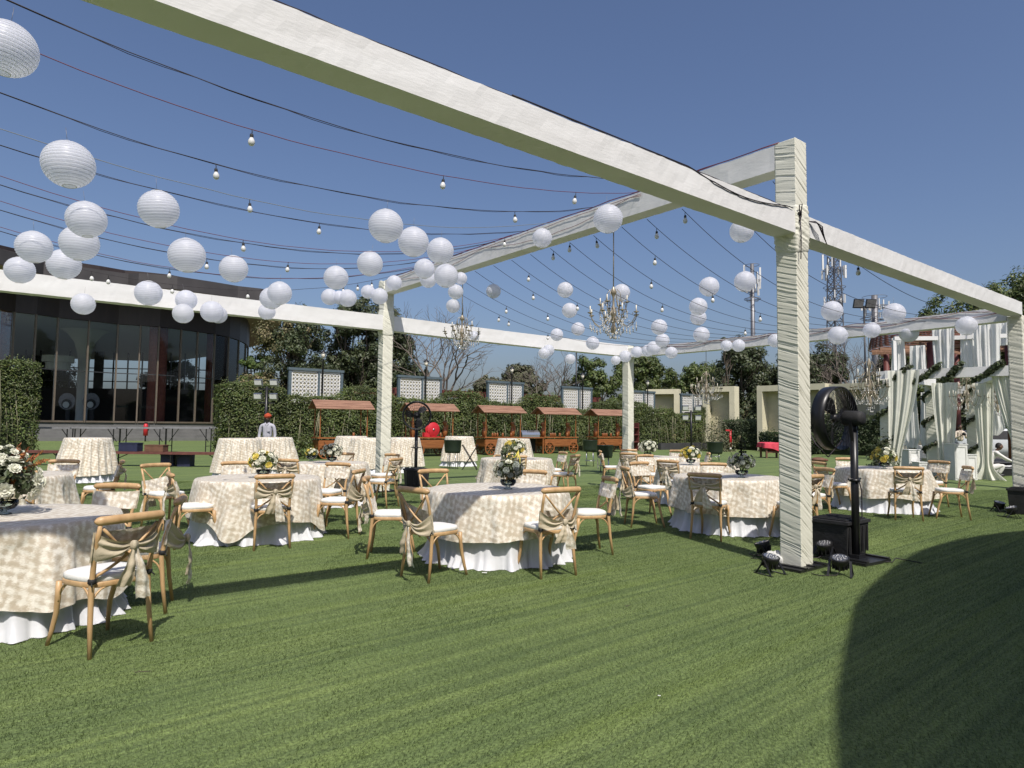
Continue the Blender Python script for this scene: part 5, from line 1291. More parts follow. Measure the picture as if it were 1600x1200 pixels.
b = MB(); b.lathe([(.001, 0), (.5, .12), (.6, .3)], 12, (-2.0, -.8, z1-11), M=Matrix.Rotation(1.2, 3, 'X')); b.build('dish', M['white_paint'], t)

def flood(px, d, ytop, n, label, up=True, sq=.42, m='grey_metal', rows=1, lm='black_metal', sp=.42):
    p = XY(px, d); t = thing('flood_light_mast', label, 'flood light', p, 0); h = D(px, ytop, d).z
    MB().tube([(0, 0, 0), (0, 0, h)], .06, 8).build('pole', M['black_metal'], t)
    for r_ in range(rows):
        MB().bar((-sp, 0, h-.1-r_*.55), (sp, 0, h-.1-r_*.55), .06, .06).build('cross_arm', M['black_metal'], t)
        for s in (-1, 1):
            hh_ = MB(); Mx = Matrix.Rotation(.35, 3, 'X'); hh_.box((s*sp, -.08, h+.14-r_*.55), (sq+.04, .12, sq), M=Mx); ho = hh_.build('flood_lamp', M[lm], t)
            MB().box((s*sp, -.08-.082, h+.14-r_*.55+.0), (sq, .006, sq-.1), M=Mx).build('lamp_glass', M['white_paint'] if lm == 'steel' else M['grey_metal'], ho)
flood(1354, 45, 478, 2, 'tall dark mast with two square flood lights right of the near post', sq=.62)
flood(900, 60, 540, 2, 'two dark flood lights on a post above the rear beam', sq=.5)
flood(415, 26.5, 604, 4, 'four bright square flood lights on a pole behind the turbaned man', rows=2, lm='steel', sq=.27, sp=.31)
flood(1080, 38, 642, 4, 'four white square flood lights on a pole before the hedge', rows=2, lm='steel', sq=.30, sp=.36)

# ================================================================ glass pavilion
t = thing('glass_pavilion', 'large dark glass banquet pavilion with curved facade and overhanging roof at the left', 'building', (-33, 60, 0))
F = [(-110, 45), (-60, 46.8), (-20, 48.3), (12, 50), (47, 51), (82, 52.5), (131, 54), (177, 55.7), (213, 56.4), (242, 57), (277, 58.6), (303, 60), (330, 61.5), (352, 63.5), (368, 66), (379, 69), (383, 73), (380, 79), (370, 86)]
FP = [XY(px, d) for px, d in F]
zf, zh = 1.35, 9.65
def P(o): return part(o, t)
fl = [(p.x, p.y) for p in FP]; back = [(-60, 96), (-75, 60)]
def offs(pts, d_):
    out = []
    for i, p in enumerate(pts):
        a = pts[max(0, i-1)]; b_ = pts[min(len(pts)-1, i+1)]; v = Vector((b_.x-a.x, b_.y-a.y, 0)).normalized(); n_ = Vector((v.y, -v.x, 0)); out.append(p+n_*d_)
    return out
P(MB().prism(fl+[(-52, 100), (-90, 90), (-80, 45)], .0, zf).build('plinth', M['stone'], None))
P(MB().prism([(p.x, p.y) for p in offs(FP, -.15)]+[(-52, 100), (-90, 90), (-80, 45)], 10.5, 10.7).build('ceiling', M['ceiling'], None))
pf_ = offs(FP, .05)
b = MB()
for z0, z1, o_ in ((zh, 12.25, .12),):
    q0 = offs(FP, o_); q1 = offs(FP, o_-.35); n = len(q0); vs = []
    for a, c in zip(q0, q1): vs += [(a.x, a.y, z0), (a.x, a.y, z1), (c.x, c.y, z1), (c.x, c.y, z0)]
    b.add(vs, [(4*i+j, 4*i+(j+1) % 4, 4*(i+1)+(j+1) % 4, 4*(i+1)+j) for i in range(n-1) for j in range(4)])
P(b.build('fascia', M['fascia'], None))
ro = [q+(q-p).normalized()*max(0, min(3.2, (F[i][0]-150)*.014)) for i, (p, q) in enumerate(zip(FP, offs(FP, 3.2)))]; ro = ro[:12]+[XY(400, 58.3), XY(425, 59.5), XY(436, 62), XY(438, 66), XY(430, 76), XY(410, 90)]; rpoly = [(p.x, p.y) for p in ro]+[(-45, 104), (-95, 95), (-85, 42)]
P(MB().prism(rpoly, 12.27, 13.35).build('roof', M['roof_metal'], None))
ro2 = offs(FP, 2.0); P(MB().prism([(p.x, p.y) for p in ro2]+[(-46, 103), (-94, 94), (-85, 44)], 13.36, 13.9).build('roof_edge', M['fascia'], None))
ro3 = [q+(q-p).normalized()*max(0, min(3.1, (F[i][0]-150)*.014)) for i, (p, q) in enumerate(zip(FP, offs(FP, 3.1)))]; ro3 = ro3[:12]+[XY(399, 58.4), XY(424, 59.6), XY(435, 62), XY(437, 66), XY(429, 76), XY(409, 90)]
P(MB().prism([(p.x, p.y) for p in ro3]+[(-45.5, 103), (-94, 94), (-85, 43)], 12.2, 12.265).build('soffit', M['soffit'], None))
for i, p in enumerate(FP):
    a = FP[max(0, i-1)]; c = FP[min(len(FP)-1, i+1)]; rz = math.atan2(c.y-a.y, c.x-a.x)
    P(MB().box((p.x, p.y, (zf+zh)/2), (.11, .22, zh-zf), rz).build('mullion', M['mullion'], None))
    if i < len(FP)-1:
        q = FP[i+1]; m_ = (p+q)/2; L = (q-p).length; r2 = math.atan2(q.y-p.y, q.x-p.x)
        P(MB().box((m_.x, m_.y, (zf+zh)/2), (L-.17, .02, zh-zf-.1), r2).build('glass_pane', M['pane'], None))
        P(MB().box((m_.x, m_.y, zf+.08), (L-.17, .22, .14), r2).build('sill', M['mullion'], None))
        if i > 2: P(MB().box((m_.x, m_.y, zf+4.15), (L-.17, .10, .07), r2).build('transom', M['mullion_dark'], None))
for px, d in ((3, 51.5), (236, 58.5), (248, 59), (326, 62.8), (338, 63.5)):
    c = XY(px, d); P(MB().lathe([(.45, zf), (.45, 10.48)], 18, (c.x, c.y, 0)).build('column', M['brick_red'], None))
# inner rear facade with window grid open to the sky
i0, i1 = XY(-60, 84), XY(395, 88); dv = (i1-i0); L = dv.length; rz = math.atan2(dv.y, dv.x); mid = (i0+i1)/2
P(MB().box((mid.x, mid.y, (zf+5.0)/2), (L, .3, 5.0-zf+zf-.0), rz).build('rear_wall', M['interior'], None))
nmu = 20
for k in range(nmu+1):
    c = i0+dv*(k/nmu); P(MB().box((c.x, c.y, 7.7), (.12 if k % 9 else 1.1, .2, 5.5), rz).build('rear_mullion', M['mullion_dark'], None))
for z in (6.6, 8.3): P(MB().box((mid.x, mid.y, z), (L, .12, .12), rz).build('rear_transom', M['mullion_dark'], None))
c = XY(126, 66); b = MB(); b.lathe([(.5, zf), (.5, 7.4), (.6, 8.2), (.9, 9.3), (1.5, 10.1), (2.1, 10.48)], 24, (c.x, c.y, 0)); P(b.build('flared_column', M['ceiling'], None))
b = MB(); b.lathe([(.001, 6.3), (1.0, 6.3), (1.0, 7.0), (1.3, 7.0), (1.3, 7.6), (.7, 7.6)], 20, (c.x-.5, c.y-3, 0), smooth=False); P(b.build('pendant_light', M['ceiling'], None))
for px in (103, 141):                       # round decor mirrors inside
    c = XY(px, 57.5); z = D(px, 627, 57.5).z
    th_ = thing('round_mirror', f'round grey mirror with a small white disc inside the pavilion, {"left" if px < 120 else "right"} one', 'mirror', (c.x, c.y, z), 0, 'round mirrors inside the pavilion')
    My = Matrix.Rotation(PI/2, 3, 'X')
    for nm, r_, y_, dz, m_ in (('disc', .72, 0, 0, 'grey_metal'), ('inner_disc', .42, .06, -.22, 'black'), ('white_disc', .27, .12, -.3, 'ceiling')):
        b = MB(); b.lathe([(.001, y_), (r_, y_), (r_, y_+.04), (.001, y_+.04)], 28, (0, 0, dz), M=My, smooth=False); b.build(nm, M[m_], th_)
    b = MB(); b.box((0, .15, -(z-zf)/2-.3), (.3, .15, z-zf-.6)); b.build('stand', M['black'], th_)
# steps and ground things before the pavilion
t2 = thing('stone_steps', 'wide grey stone steps leading up to the glass pavilion', 'steps', XY(195, 52), .55)
for k in range(5): MB().box((0, -1.0+.45*k, .12+.24*k), (13, .6, .24)).build('step', M['stone'], t2)
t2 = thing('fire_extinguisher', 'small red fire extinguisher on the pavilion steps', 'fire extinguisher', XY(228, 50)+Vector((0, 0, .0)), 0)
c = t2.location; t2.location.z = D(228, 681, 50).z
b = MB(); b.lathe([(.001, 0), (.16, .02), (.16, .75), (.1, .9), (.001, .92)], 12); b.build('cylinder', M['red'], t2); b = MB(); b.box((0, 0, .97), (.2, .08, .1)); b.tube([(.08, 0, .98), (.25, 0, .8), (.2, 0, .4)], .03, 5); b.build('valve', M['black'], t2)
t2.location = (t2.location.x, t2.location.y, .0); b = MB(); b.tube([(0, 0, 0), (0, 0, D(228, 681, 50).z)], .05, 6)
t2.location.z = 0
for ch in t2.children: ch.location.z = D(228, 681, 50).z
b.build('stand', M['black_metal'], t2)
# ================================================================ trestle tables and benches at the left
def trestle(px, d, w, h, label, top='table_grey', name='folding_table', grp='dark folding tables in a row', dp=.75, rz=.06, cat='table'):
    p = XY(px, d); t = thing(name, label, cat, p, rz, grp)
    MB().box((0, 0, h-.045), (w, dp, .08)).build('tabletop', M[top], t)
    for sx in (-1, 1):
        for sy in (-1, 1): MB().bar((sx*w*.43, sy*dp*.4, h-.05), (sx*w*.43, sy*dp*.4, 0), .035, .035).build('leg', M['black_metal'], t)
        MB().bar((sx*w*.43, 0, h*.45), (sx*w*.22, 0, h-.06), .025, .025).build('brace', M['black_metal'], t)
        MB().bar((sx*w*.43, -dp*.4, h*.3), (sx*w*.43, dp*.4, h*.3), .025, .025).build('cross_rail', M['black_metal'], t)
    return t
for k, px in enumerate((80, 152, 224, 296, 365)):
    trestle(px, 30.5+.25*k, 2.08, D(px, 667, 30.5+.25*k).z, f'tall dark grey folding table before the pavilion, {ORD[k]} from the left')
for k, (px, w) in enumerate(((72, 1.15), (118, 1.1), (228, 2.2), (308, 1.75))):
    trestle(px, 22.4, w, .5, f'low reddish folding bench in front of the tall tables, {ORD[k]} from the left', 'bench_wood', 'folding_bench', 'low folding benches', .4, .03, 'bench')
for px, py, w, h, m, lab in ((206, 692, .62, .26, 'navy', 'dark navy crate on the low bench'), (246, 694, .62, .2, 'brown', 'brown crate on the low bench')):
    p = XY(px, 22.4); o = MB().box((0, 0, h/2), (w, .35, h)).box((0, 0, h+.01), (w*1.04, .37, .03)).build('crate', M[m]); o.location = (p.x, p.y, .5); tag(o, lab, 'crate')
for px, lab in ((267, 'dark navy crate on the turf under the bench, left one'), (293, 'dark navy crate on the turf under the bench, right one')):
    p = XY(px, 22.6); o = MB().box((0, 0, .19), (.42, .35, .38)).box((0, 0, .395), (.45, .37, .03)).build('crate', M['navy']); o.location = (p.x, p.y, 0); tag(o, lab, 'crate')

# ================================================================ ice buckets and tray stand
def bucket(px, d, ytop, w, label):
    p = XY(px, d); t = thing('ice_bucket', label, 'bucket', p, 0, 'dark green ice buckets on stands'); zt = D(px, ytop, d).z; h = w*.72
    b = MB(); b.lathe([(.001, zt-h), (w*.42, zt-h), (w*.46, zt-h*.8), (w*.5, zt), (w*.52, zt+.01), (w*.48, zt), (w*.44, zt-h*.5), (.001, zt-h*.6)], 24, sy=.8); b.build('tub', M['bucket'], t)
    for k in range(4): a = k*PI/2+.6; b = MB(); b.tube([(w*.3*math.cos(a), w*.25*math.sin(a), zt-h), (w*.34*math.cos(a), w*.3*math.sin(a), 0)], .012, 6); b.build('leg', M['steel'], t)
    b = MB(); b.tube([(w*.33*math.cos(a), w*.28*math.sin(a), .22) for a in [k*PI/8 for k in range(17)]], .01, 5, cap=False); b.build('ring', M['steel'], t)
bucket(708, 22.8, 688, .6, 'dark green ice bucket on a steel stand, leftmost, before a cocktail table')
bucket(922, 25, 688, .56, 'dark green ice bucket in front of the fourth cart')
bucket(945, 22, 696, .56, 'dark green ice bucket beside the side-on chair left of the corner post')
bucket(1117, 30, 691, .72, 'olive green ice bucket alone on the turf before the hedge end')
p = XY(735, 22.5); t = thing('tray_stand', 'black folding X-frame tray stand beside the leftmost ice bucket', 'stand', p, 0)
for y in (-.2, .2):
    for s in (-1, 1): MB().bar((s*.25, y+s*.01, 0), (-s*.25, y+s*.01, .82), .025, .025, up=(0, 1, 0)).build('leg', M['black_metal'], t)
for s in (-1, 1): MB().bar((s*.25, -.2, .82), (s*.25, .2, .82), .03, .03).build('rail', M['black_metal'], t)

# red draped table, red post, brown bag
p = XY(1205, 34); t = thing('side_table', 'small brown wooden table with a red cloth over it near the kerb', 'table', p, .1)
MB().box((0, 0, .72), (1.0, .7, .05)).build('tabletop', M['brown'], t)
for sx in (-.42, .42):
    for sy in (-.3, .3): MB().box((sx, sy, .35), (.08, .08, .695)).build('leg', M['brown'], t)
MB().box((0, -.3, .3), (.78, .03, .08)).build('stretcher', M['brown'], t)
b = MB()
def rc(u, v):
    a = u*2*PI; k = 1/max(abs(math.cos(a))/.55, abs(math.sin(a))/.42)
    if v < .3: return Vector((math.cos(a)*k*v/.3, math.sin(a)*k*v/.3, .77+.04*nz(u*5, v*7, 1)))
    w = (v-.3)/.7; kk = k*(1+.06*w+.04*math.sin(a*11)*w); return Vector((math.cos(a)*kk, math.sin(a)*kk, .77-w*(.36+.14*math.cos(a)+.05*nz(a, 2, 1))))
b.grid(rc, 90, 14, wrap=True, uv=False); o = b.build('red_cloth', M['red_cloth']); o.location = p; o.rotation_euler.z = .1; tag(o, 'crumpled red cloth thrown over the small side table by the kerb', 'cloth')
p = XY(1141, 44.5); t = thing('hydrant_post', 'thin red post with a bent top by the kerb', 'post', p, 0)
MB().tube([(0, 0, .2), (0, 0, 1.3)], .08, 8).build('pipe', M['red'], t); MB().box((-.12, 0, 1.33), (.4, .14, .1)).build('head', M['red'], t); MB().tube([(0, 0, 0), (0, 0, .2)], .07, 8).build('base', M['white_paint'], t)
p = XY(1278, 30); b = MB(); b.sphere((0, 0, .12), .25, 12, 8, .45); b.sphere((.2, .05, .1), .16, 10, 6, .5); o = b.build('bag', M['brown']); o.location = p; o.scale = (1.3, 1, 1); tag(o, 'flat reddish-brown bag lying on the turf right of the near post', 'bag')

# ================================================================ draped canopy (mandap) at the right
ma = G(1387, 672.5+1.505*1040/19.6); ma = XY(1386, 19.5); md_ = XY(1592, 17.4); mb_ = XY(1458, 22.3); mc_ = XY(1520, 21.6)
t = thing('wedding_canopy', 'white draped wedding canopy with wrapped posts at the right', 'canopy', ma); zb_ = 3.22
def P2(o): return part(o, t)
for c, sd_, w in ((ma, 31, .28), (md_, 33, .28), (mb_, 35, .34), (mc_, 37, .28)): P2(post_mesh('post', zb_-.27, 150, .007, sd_, None, c-A3*w/2-B3*w/2, w=w, m='wrap'))
def mbeam(p, q, z, h=.25, w=.24): P2(MB().bar(p+Vector((0, 0, z-h/2)), q+Vector((0, 0, z-h/2)), w, h).build('beam', M['wrap_white'], None))
mbeam(ma, md_, zb_, .27); mbeam(ma+B3*.15, mb_, zb_-.003); mbeam(md_+B3*.15, mc_+A3*.6, zb_-.003); mbeam(mb_+A3*.13, mc_, zb_-.28)
def curtain(p, z1, z0, w1, wm, w0, seed, m='drape', lean=0, pud=0, side=Vector((.68, -.73, 0)), back_=.0):
    b = MB()
    n_ = side.cross(Vector((0, 0, 1)))
    def f(u, v):
        x = u-.5; w = w1+(wm-w1)*min(1, v/.8)**1.3+(w0-wm)*max(0, (v-.8)/.2)**1.5
        fo = min(1, w1/.8+.25)*(.05*math.sin(u*(9+13*min(1, w1))+seed+.6*v+1.5*nz(u*3, v, seed))+.022*math.sin(u*41+seed*2))+.02*nz(u*6, v*3, seed); z = z1+(z0-z1)*v
        c = p+side*(x*w+lean*v**1.4)+n_*(fo*(1 if v < .85 else 1+pud*6*(v-.85)/.15)+back_*v)
        if pud and v > .9: c = c-n_*pud*.0+side*(x*pud*(v-.9)*10)
        return Vector((c.x, c.y, z))
    b.grid(f, 50, 34, uv=False); return P2(b.build('curtain', M[m], None))
ms = (md_-ma).normalized(); fr_ = Vector((-ms.y, ms.x, 0))*-.25
if fr_.y > 0: fr_ = -fr_
curtain(ma+ms*.52+fr_, 3.2, .35, .80, .34, .42, 1, lean=-.34, side=ms)
curtain(XY(1478, 21), 3.0, .02, .72, .36, .7, 2, lean=.0, side=ms, pud=.3)
curtain(XY(1538, 20.3), 2.95, .02, .55, .30, .7, 3, lean=.02, side=ms, pud=.3)
curtain(XY(1568, 17.6), 3.2, .9, .5, .28, .3, 4, lean=.36, side=ms)
curtain(XY(1553, 21.4), 2.7, 1.35, .3, .6, .2, 5, m='drape_white', side=ms); curtain(XY(1424, 22.5), 2.8, .9, .35, .5, .3, 6, m='drape_white', side=ms)
curtain(XY(1448, 23), 2.8, .9, .3, .45, .3, 16, m='drape_white', side=ms)
# upper drapes hanging from a second tier
ut = 4.35
for px, d, y1, y0, w1, w0, sd_ in ((1407, 21, 528, 586, .35, .45, 7), (1437, 22.5, 540, 580, .45, .5, 8), (1478, 20.5, 512, 576, .6, .5, 9), (1520, 20.3, 520, 576, .5, .55, 10), (1546, 19.8, 503, 575, .65, .6, 11), (1566, 21, 505, 540, .6, .5, 12), (1592, 20, 510, 570, .4, .35, 13)):
    p = XY(px, d); curtain(p, D(px, y1, d).z, D(px, y0, d).z, w1, (w1+w0)/2, w0, sd_, m='drape_white', side=ms)
up = [XY(1400, 20.8), XY(1480, 20.6), XY(1560, 20.0), XY(1610, 19.8)]
for p, q in zip(up, up[1:]): mbeam(p+Vector((0, 0, 0)), q, 4.42, .12, .12)
for p in (up[0], up[3]): P2(MB().bar((p.x, p.y, zb_), (p.x, p.y, 4.30), .1, .1).build('post', M['wrap_white'], None))
# leaf garlands
def garland(pts, label, n=260, rad=.09, seed=1):
    rr = random.Random(seed); b = MB(); P_ = []
    for i in range(len(pts)-1):
        for k in range(10): P_.append(pts[i].lerp(pts[i+1], k/10))
    t_ = thing('leaf_garland', label, 'garland', pts[0], 0, 'leaf garlands on the wedding canopy')
    for k in range(n):
        c = P_[rr.randrange(len(P_))]-pts[0]; q = Vector((rr.gauss(0, 1), rr.gauss(0, 1), rr.gauss(0, 1))).normalized(); b.leaf(c+q*rad*rr.uniform(.2, 1.2), q, rr.uniform(.09, .16), .5)
    tag(b.build('leaves', M['leaf_dark'], t_), kind='stuff'); MB().tube([p-pts[0] for p in pts], .012, 5).build('stem', M['bark'], t_)
def spiral(c, z1, turns, r_, z0=.6, ph=0): return [c+Vector((r_*math.cos(ph+2*PI*turns*k/24), r_*math.sin(ph+2*PI*turns*k/24), z0+(z1-z0)*k/24)) for k in range(25)]
garland(spiral(ma, 2.9, 2.6, .24), 'leaf garland spiralling down the left front post of the canopy', 700, .07, 1)
garland(spiral(mb_, 2.9, 2.6, .28, ph=1), 'leaf garland spiralling down the thick inner post of the canopy', 700, .07, 2)
garland(spiral(mc_, 2.9, 2.4, .24, ph=2), 'leaf garland spiralling down the rear right post of the canopy', 600, .07, 3)
for k, (u0, u1) in enumerate(((.02, .22), (.24, .46), (.46, .62), (.70, .92))):
    p, q = ma.lerp(md_, u0)+fr_*.7, ma.lerp(md_, u1)+fr_*.7
    garland([Vector((p.x, p.y, 2.85)), Vector((*(p.lerp(q, .4)).xy, 3.0)), Vector((*(p.lerp(q, .7)).xy, 3.2)), Vector((q.x, q.y, 3.32))], f'leaf garland slung across the front beam of the canopy, {ORD[k]} from the left', 360, .08, 5+k)
bush(1378, 18.6, 1.0, 1.5, 'leaf_dark', 'dark leafy bush at the foot of the left front canopy post', 31, leafs=.12, n=700)
# stage things
def plinth(px, d, w, h, label, rz=.12):
    p = XY(px, d); t = thing('white_plinth', label, 'plinth', p, rz, 'white display plinths')
    MB().box((0, 0, h/2), (w, w, h)).build('body', M['white_paint'], t); f = MB(); e = .05
    for (x, z, a, c) in ((-w/2+e/2+.02, h/2, e, h-.1), (w/2-e/2-.02, h/2, e, h-.1)): f.box((x, -w/2-.008, z), (a, .015, c))
    f.box((0, -w/2-.008, h-e/2-.03), (w-.15, .015, e)); f.box((0, -w/2-.008, e/2+.03), (w-.15, .015, e)); f.build('moulding', M['drape_white'], t); MB().box((0, 0, h+.012), (w+.04, w+.04, .02)).build('top', M['white_paint'], t)
plinth(1421, 20.6, .36, .88, 'white framed plinth left of the canopy curtains'); plinth(1436, 20.2, .30, .52, 'lowest white plinth beside the left one')
plinth(1492, 20.4, .42, 1.07, 'tallest white framed plinth in front of the photographer'); plinth(1509, 20.5, .36, .75, 'middle-height white plinth right of the tallest one')
p = XY(1431, 24); t = thing('white_bench', 'white bench with dark slatted side on the stage', 'bench', p, .1)
MB().box((.12, 0, .72), (.6, .5, .45)).build('seat_box', M['sofa_white'], t)
for k in range(4): MB().box((-.40+.08*k, -.2, .72), (.03, .04, .42)).build('slat', M['black'], t)
MB().box((-.28, 0, .96), (.36, .5, .04)).build('arm_rest', M['sofa_white'], t)
for x in (-.4, .36): MB().box((x, 0, .25), (.05, .4, .5)).build('leg', M['white_paint'], t)
p = XY(1500, 26); t = thing('stage_platform', 'low black stage platform behind the canopy curtains', 'stage', p, -.5)
MB().box((0, 0, .2), (6, 3, .4)).build('deck', M['black'], t); MB().box((0, -1.52, .37), (6, .03, .05)).build('edge_strip', M['grey_metal'], t)
p = XY(1578, 23); t = thing('stage_platform', 'low shiny dark platform at the right edge of the stage, where the seated man works', 'stage', p, -.05)
MB().box((0, 0, .14), (2.6, 1.2, .28)).build('deck', M['black'], t); MB().box((0, -.615, .25), (2.6, .03, .04)).build('edge_strip', M['grey_metal'], t)
b = MB(); b.grid(lambda u, v: Vector(((u-.5)*1.0, (v-.5)*.5, .012+.07*abs(nz(u*5, v*4, 2)))), 20, 10, uv=False); o = b.build('white_cloth', M['drape_white']); o.location = (*XY(1572, 22.8).xy, .285); tag(o, 'strip of white cloth lying on the dark platform by the seated man', 'cloth')
c0 = XY(1500, 31); b = MB(); v0 = [XY(1440, 34), XY(1700, 30), XY(1700, 44), XY(1440, 44)]; b.add([(v.x, v.y, .006) for v in v0], [(0, 1, 2, 3)]); tag(b.build('road', M['road']), kind='structure')
# red slatted round pergola roof behind
pc = XY(1478, 33); t = thing('slatted_pergola', 'round red-brown slatted pergola roof behind the draped canopy', 'pergola', pc, 0); zr0 = D(1462, 543, 33).z
for k in range(12):
    b = MB(); rad = 3.3-.02*k; b.lathe([(rad, zr0+.085*k), (rad+.05, zr0+.085*k+.02), (rad, zr0+.085*k+.062), (rad-.03, zr0+.085*k+.03), (rad, zr0+.085*k)], 56, smooth=False); b.build('slat', M['maroon_slat'], t)
for k in range(18): a = 2*PI*k/18; MB().bar((3.2*math.cos(a), 3.2*math.sin(a), zr0-.1), (1.2*math.cos(a), 1.2*math.sin(a), zr0-.1), .08, .14).build('rafter', M['cart_roof'], t)
for k in range(4): a = PI/4+k*PI/2; MB().tube([(2.6*math.cos(a), 2.6*math.sin(a), 0), (2.6*math.cos(a), 2.6*math.sin(a), zr0)], .14, 10).build('post', M['maroon'], t)

# ================================================================ white car
def car(px, d, rz, label):
    p = XY(px, d); t = thing('parked_car', label, 'car', p, rz)
    # side profile along x (front at -x)
    L, Wd = 4.3, 1.8
    secs = [(-2.15, .45, .80, .70), (-2.08, .32, .95, .8), (-1.8, .28, 1.02, .86), (-1.1, .28, 1.10, .9), (-.75, .28, 1.14, .9), (-.15, .28, 1.58, .74), (.5, .28, 1.66, .72), (1.5, .28, 1.62, .72), (1.95, .3, 1.30, .80), (2.12, .4, 1.0, .82)]
    b = MB(); vs = []
    for x, z0, z1, hw_ in secs:
        belt = min(z1, 1.05); w_ = .9 if abs(x) < 2 else .8
        vs += [(x, -w_*.93, z0), (x, -w_, (z0+belt)/2), (x, -w_*.97, belt), (x, -hw_, max(belt, z1-.06)), (x, -hw_*.8, z1), (x, hw_*.8, z1), (x, hw_, max(belt, z1-.06)), (x, w_*.97, belt), (x, w_, (z0+belt)/2), (x, w_*.93, z0)]
    n = 10; m = len(secs); fs = [(i*n+j, i*n+(j+1) % n, (i+1)*n+(j+1) % n, (i+1)*n+j) for i in range(m-1) for j in range(n)]+[tuple(range(n))[::-1], tuple((m-1)*n+j for j in range(n))]
    b.add(vs, fs, True); b.build('body', M['car_white'], t)
    for s in (-1, 1):
        b = MB(); b.add([(-.62, s*.88, 1.1), (1.6, s*.88, 1.1), (1.45, s*.76, 1.5), (-.12, s*.765, 1.5)], [(0, 1, 2, 3)] if s < 0 else [(3, 2, 1, 0)]); b.build('side_window', M['black'], t)
        b = MB(); b.lathe([(.001, 0), (.13, 0), (.1, .05)], 10, (-2.05, s*.6, .82), M=Matrix.Rotation(-PI/2, 3, 'Y')); b.box((-2.02, s*.62, .84), (.16, .38, .12)); b.build('headlight', M['silver'], t)
        for x in (-1.35, 1.3):
            My = Matrix.Rotation(PI/2, 3, 'X'); b = MB(); b.lathe([(.2, -.11), (.33, -.11), (.345, -.08), (.345, .08), (.33, .11), (.2, .11)], 26, (x, s*.82, .345), M=My); w_ = b.build('wheel', M['tyre'], t)
            b = MB(); b.lathe([(.2, -.1), (.2, .1)], 20, (x, s*.82, .345), M=My)
            for k in range(5): a = k*2*PI/5; b.bar((x, s*.92, .345), (x+.2*math.cos(a), s*.92, .345+.2*math.sin(a)), .05, .03, up=(0, 1, 0))
            b.build('rim', M['steel'], w_)
            b = MB(); b.lathe([(.36, -.12), (.42, -.12), (.42, .10), (.36, .10)], 26, (x, s*.84, .345), M=My); b.build('wheel_arch', M['black'], t)
    b = MB(); b.add([(-.72, -.72, 1.16), (-.72, .72, 1.16), (-.17, .62, 1.56), (-.17, -.62, 1.56)], [(0, 1, 2, 3)]); b.build('windscreen', M['black'], t)
    MB().box((-2.14, 0, .72), (.06, .95, .2)).build('grille', M['black'], t); MB().box((-2.13, 0, .42), (.08, 1.5, .12)).build('bumper', M['grey_metal'], t)
car(1568, 33, 2.7, 'white SUV parked behind the canopy, front end showing between curtains')

# ================================================================ people
def skin_body(name, joints, edges, m, parent, sub=2):
    me = bpy.data.meshes.new(name); me.from_pydata([j[0] for j in joints], edges, []); o = bpy.data.objects.new(name, me); COL.objects.link(o); o.parent = parent
    me.materials.append(m); md = o.modifiers.new('skin', 'SKIN'); md.use_smooth_shade = True
    for i, j in enumerate(joints):
        r_ = j[1]; me.skin_vertices[0].data[i].radius = r_ if isinstance(r_, tuple) else (r_, r_)
    me.skin_vertices[0].data[0].use_root = True
    s_ = o.modifiers.new('sub', 'SUBSURF'); s_.levels = sub; s_.render_levels = sub; return o
def add_hand(t, w, d_, up, m='skin'):
    d_ = Vector(d_).normalized(); up = Vector(up).normalized(); sd_ = d_.cross(up).normalized(); w = Vector(w); J = []; E_ = []
    J.append((tuple(w), .022)); J.append((tuple(w+d_*.05), (.034, .016))); E_.append((0, 1)); J.append((tuple(w+d_*.085), (.036, .014))); E_.append((1, 2))
    for k, (off, L) in enumerate(((-.03, .07), (-.01, .085), (.01, .08), (.03, .06))):
        a = len(J); J.append((tuple(w+d_*.09+sd_*off), .010)); J.append((tuple(w+d_*(.09+L*.5)+sd_*off*1.1-up*.012), .009)); J.append((tuple(w+d_*(.09+L*.85)+sd_*off*1.1-up*.04), .007)); E_ += [(2, a), (a, a+1), (a+1, a+2)]
    a = len(J); J.append((tuple(w+d_*.045-sd_*.045-up*.01), .011)); J.append((tuple(w+d_*.09-sd_*.055-up*.02), .009)); E_ += [(1, a), (a, a+1)]
    skin_body('hand', J, E_, M[m], t, 1)
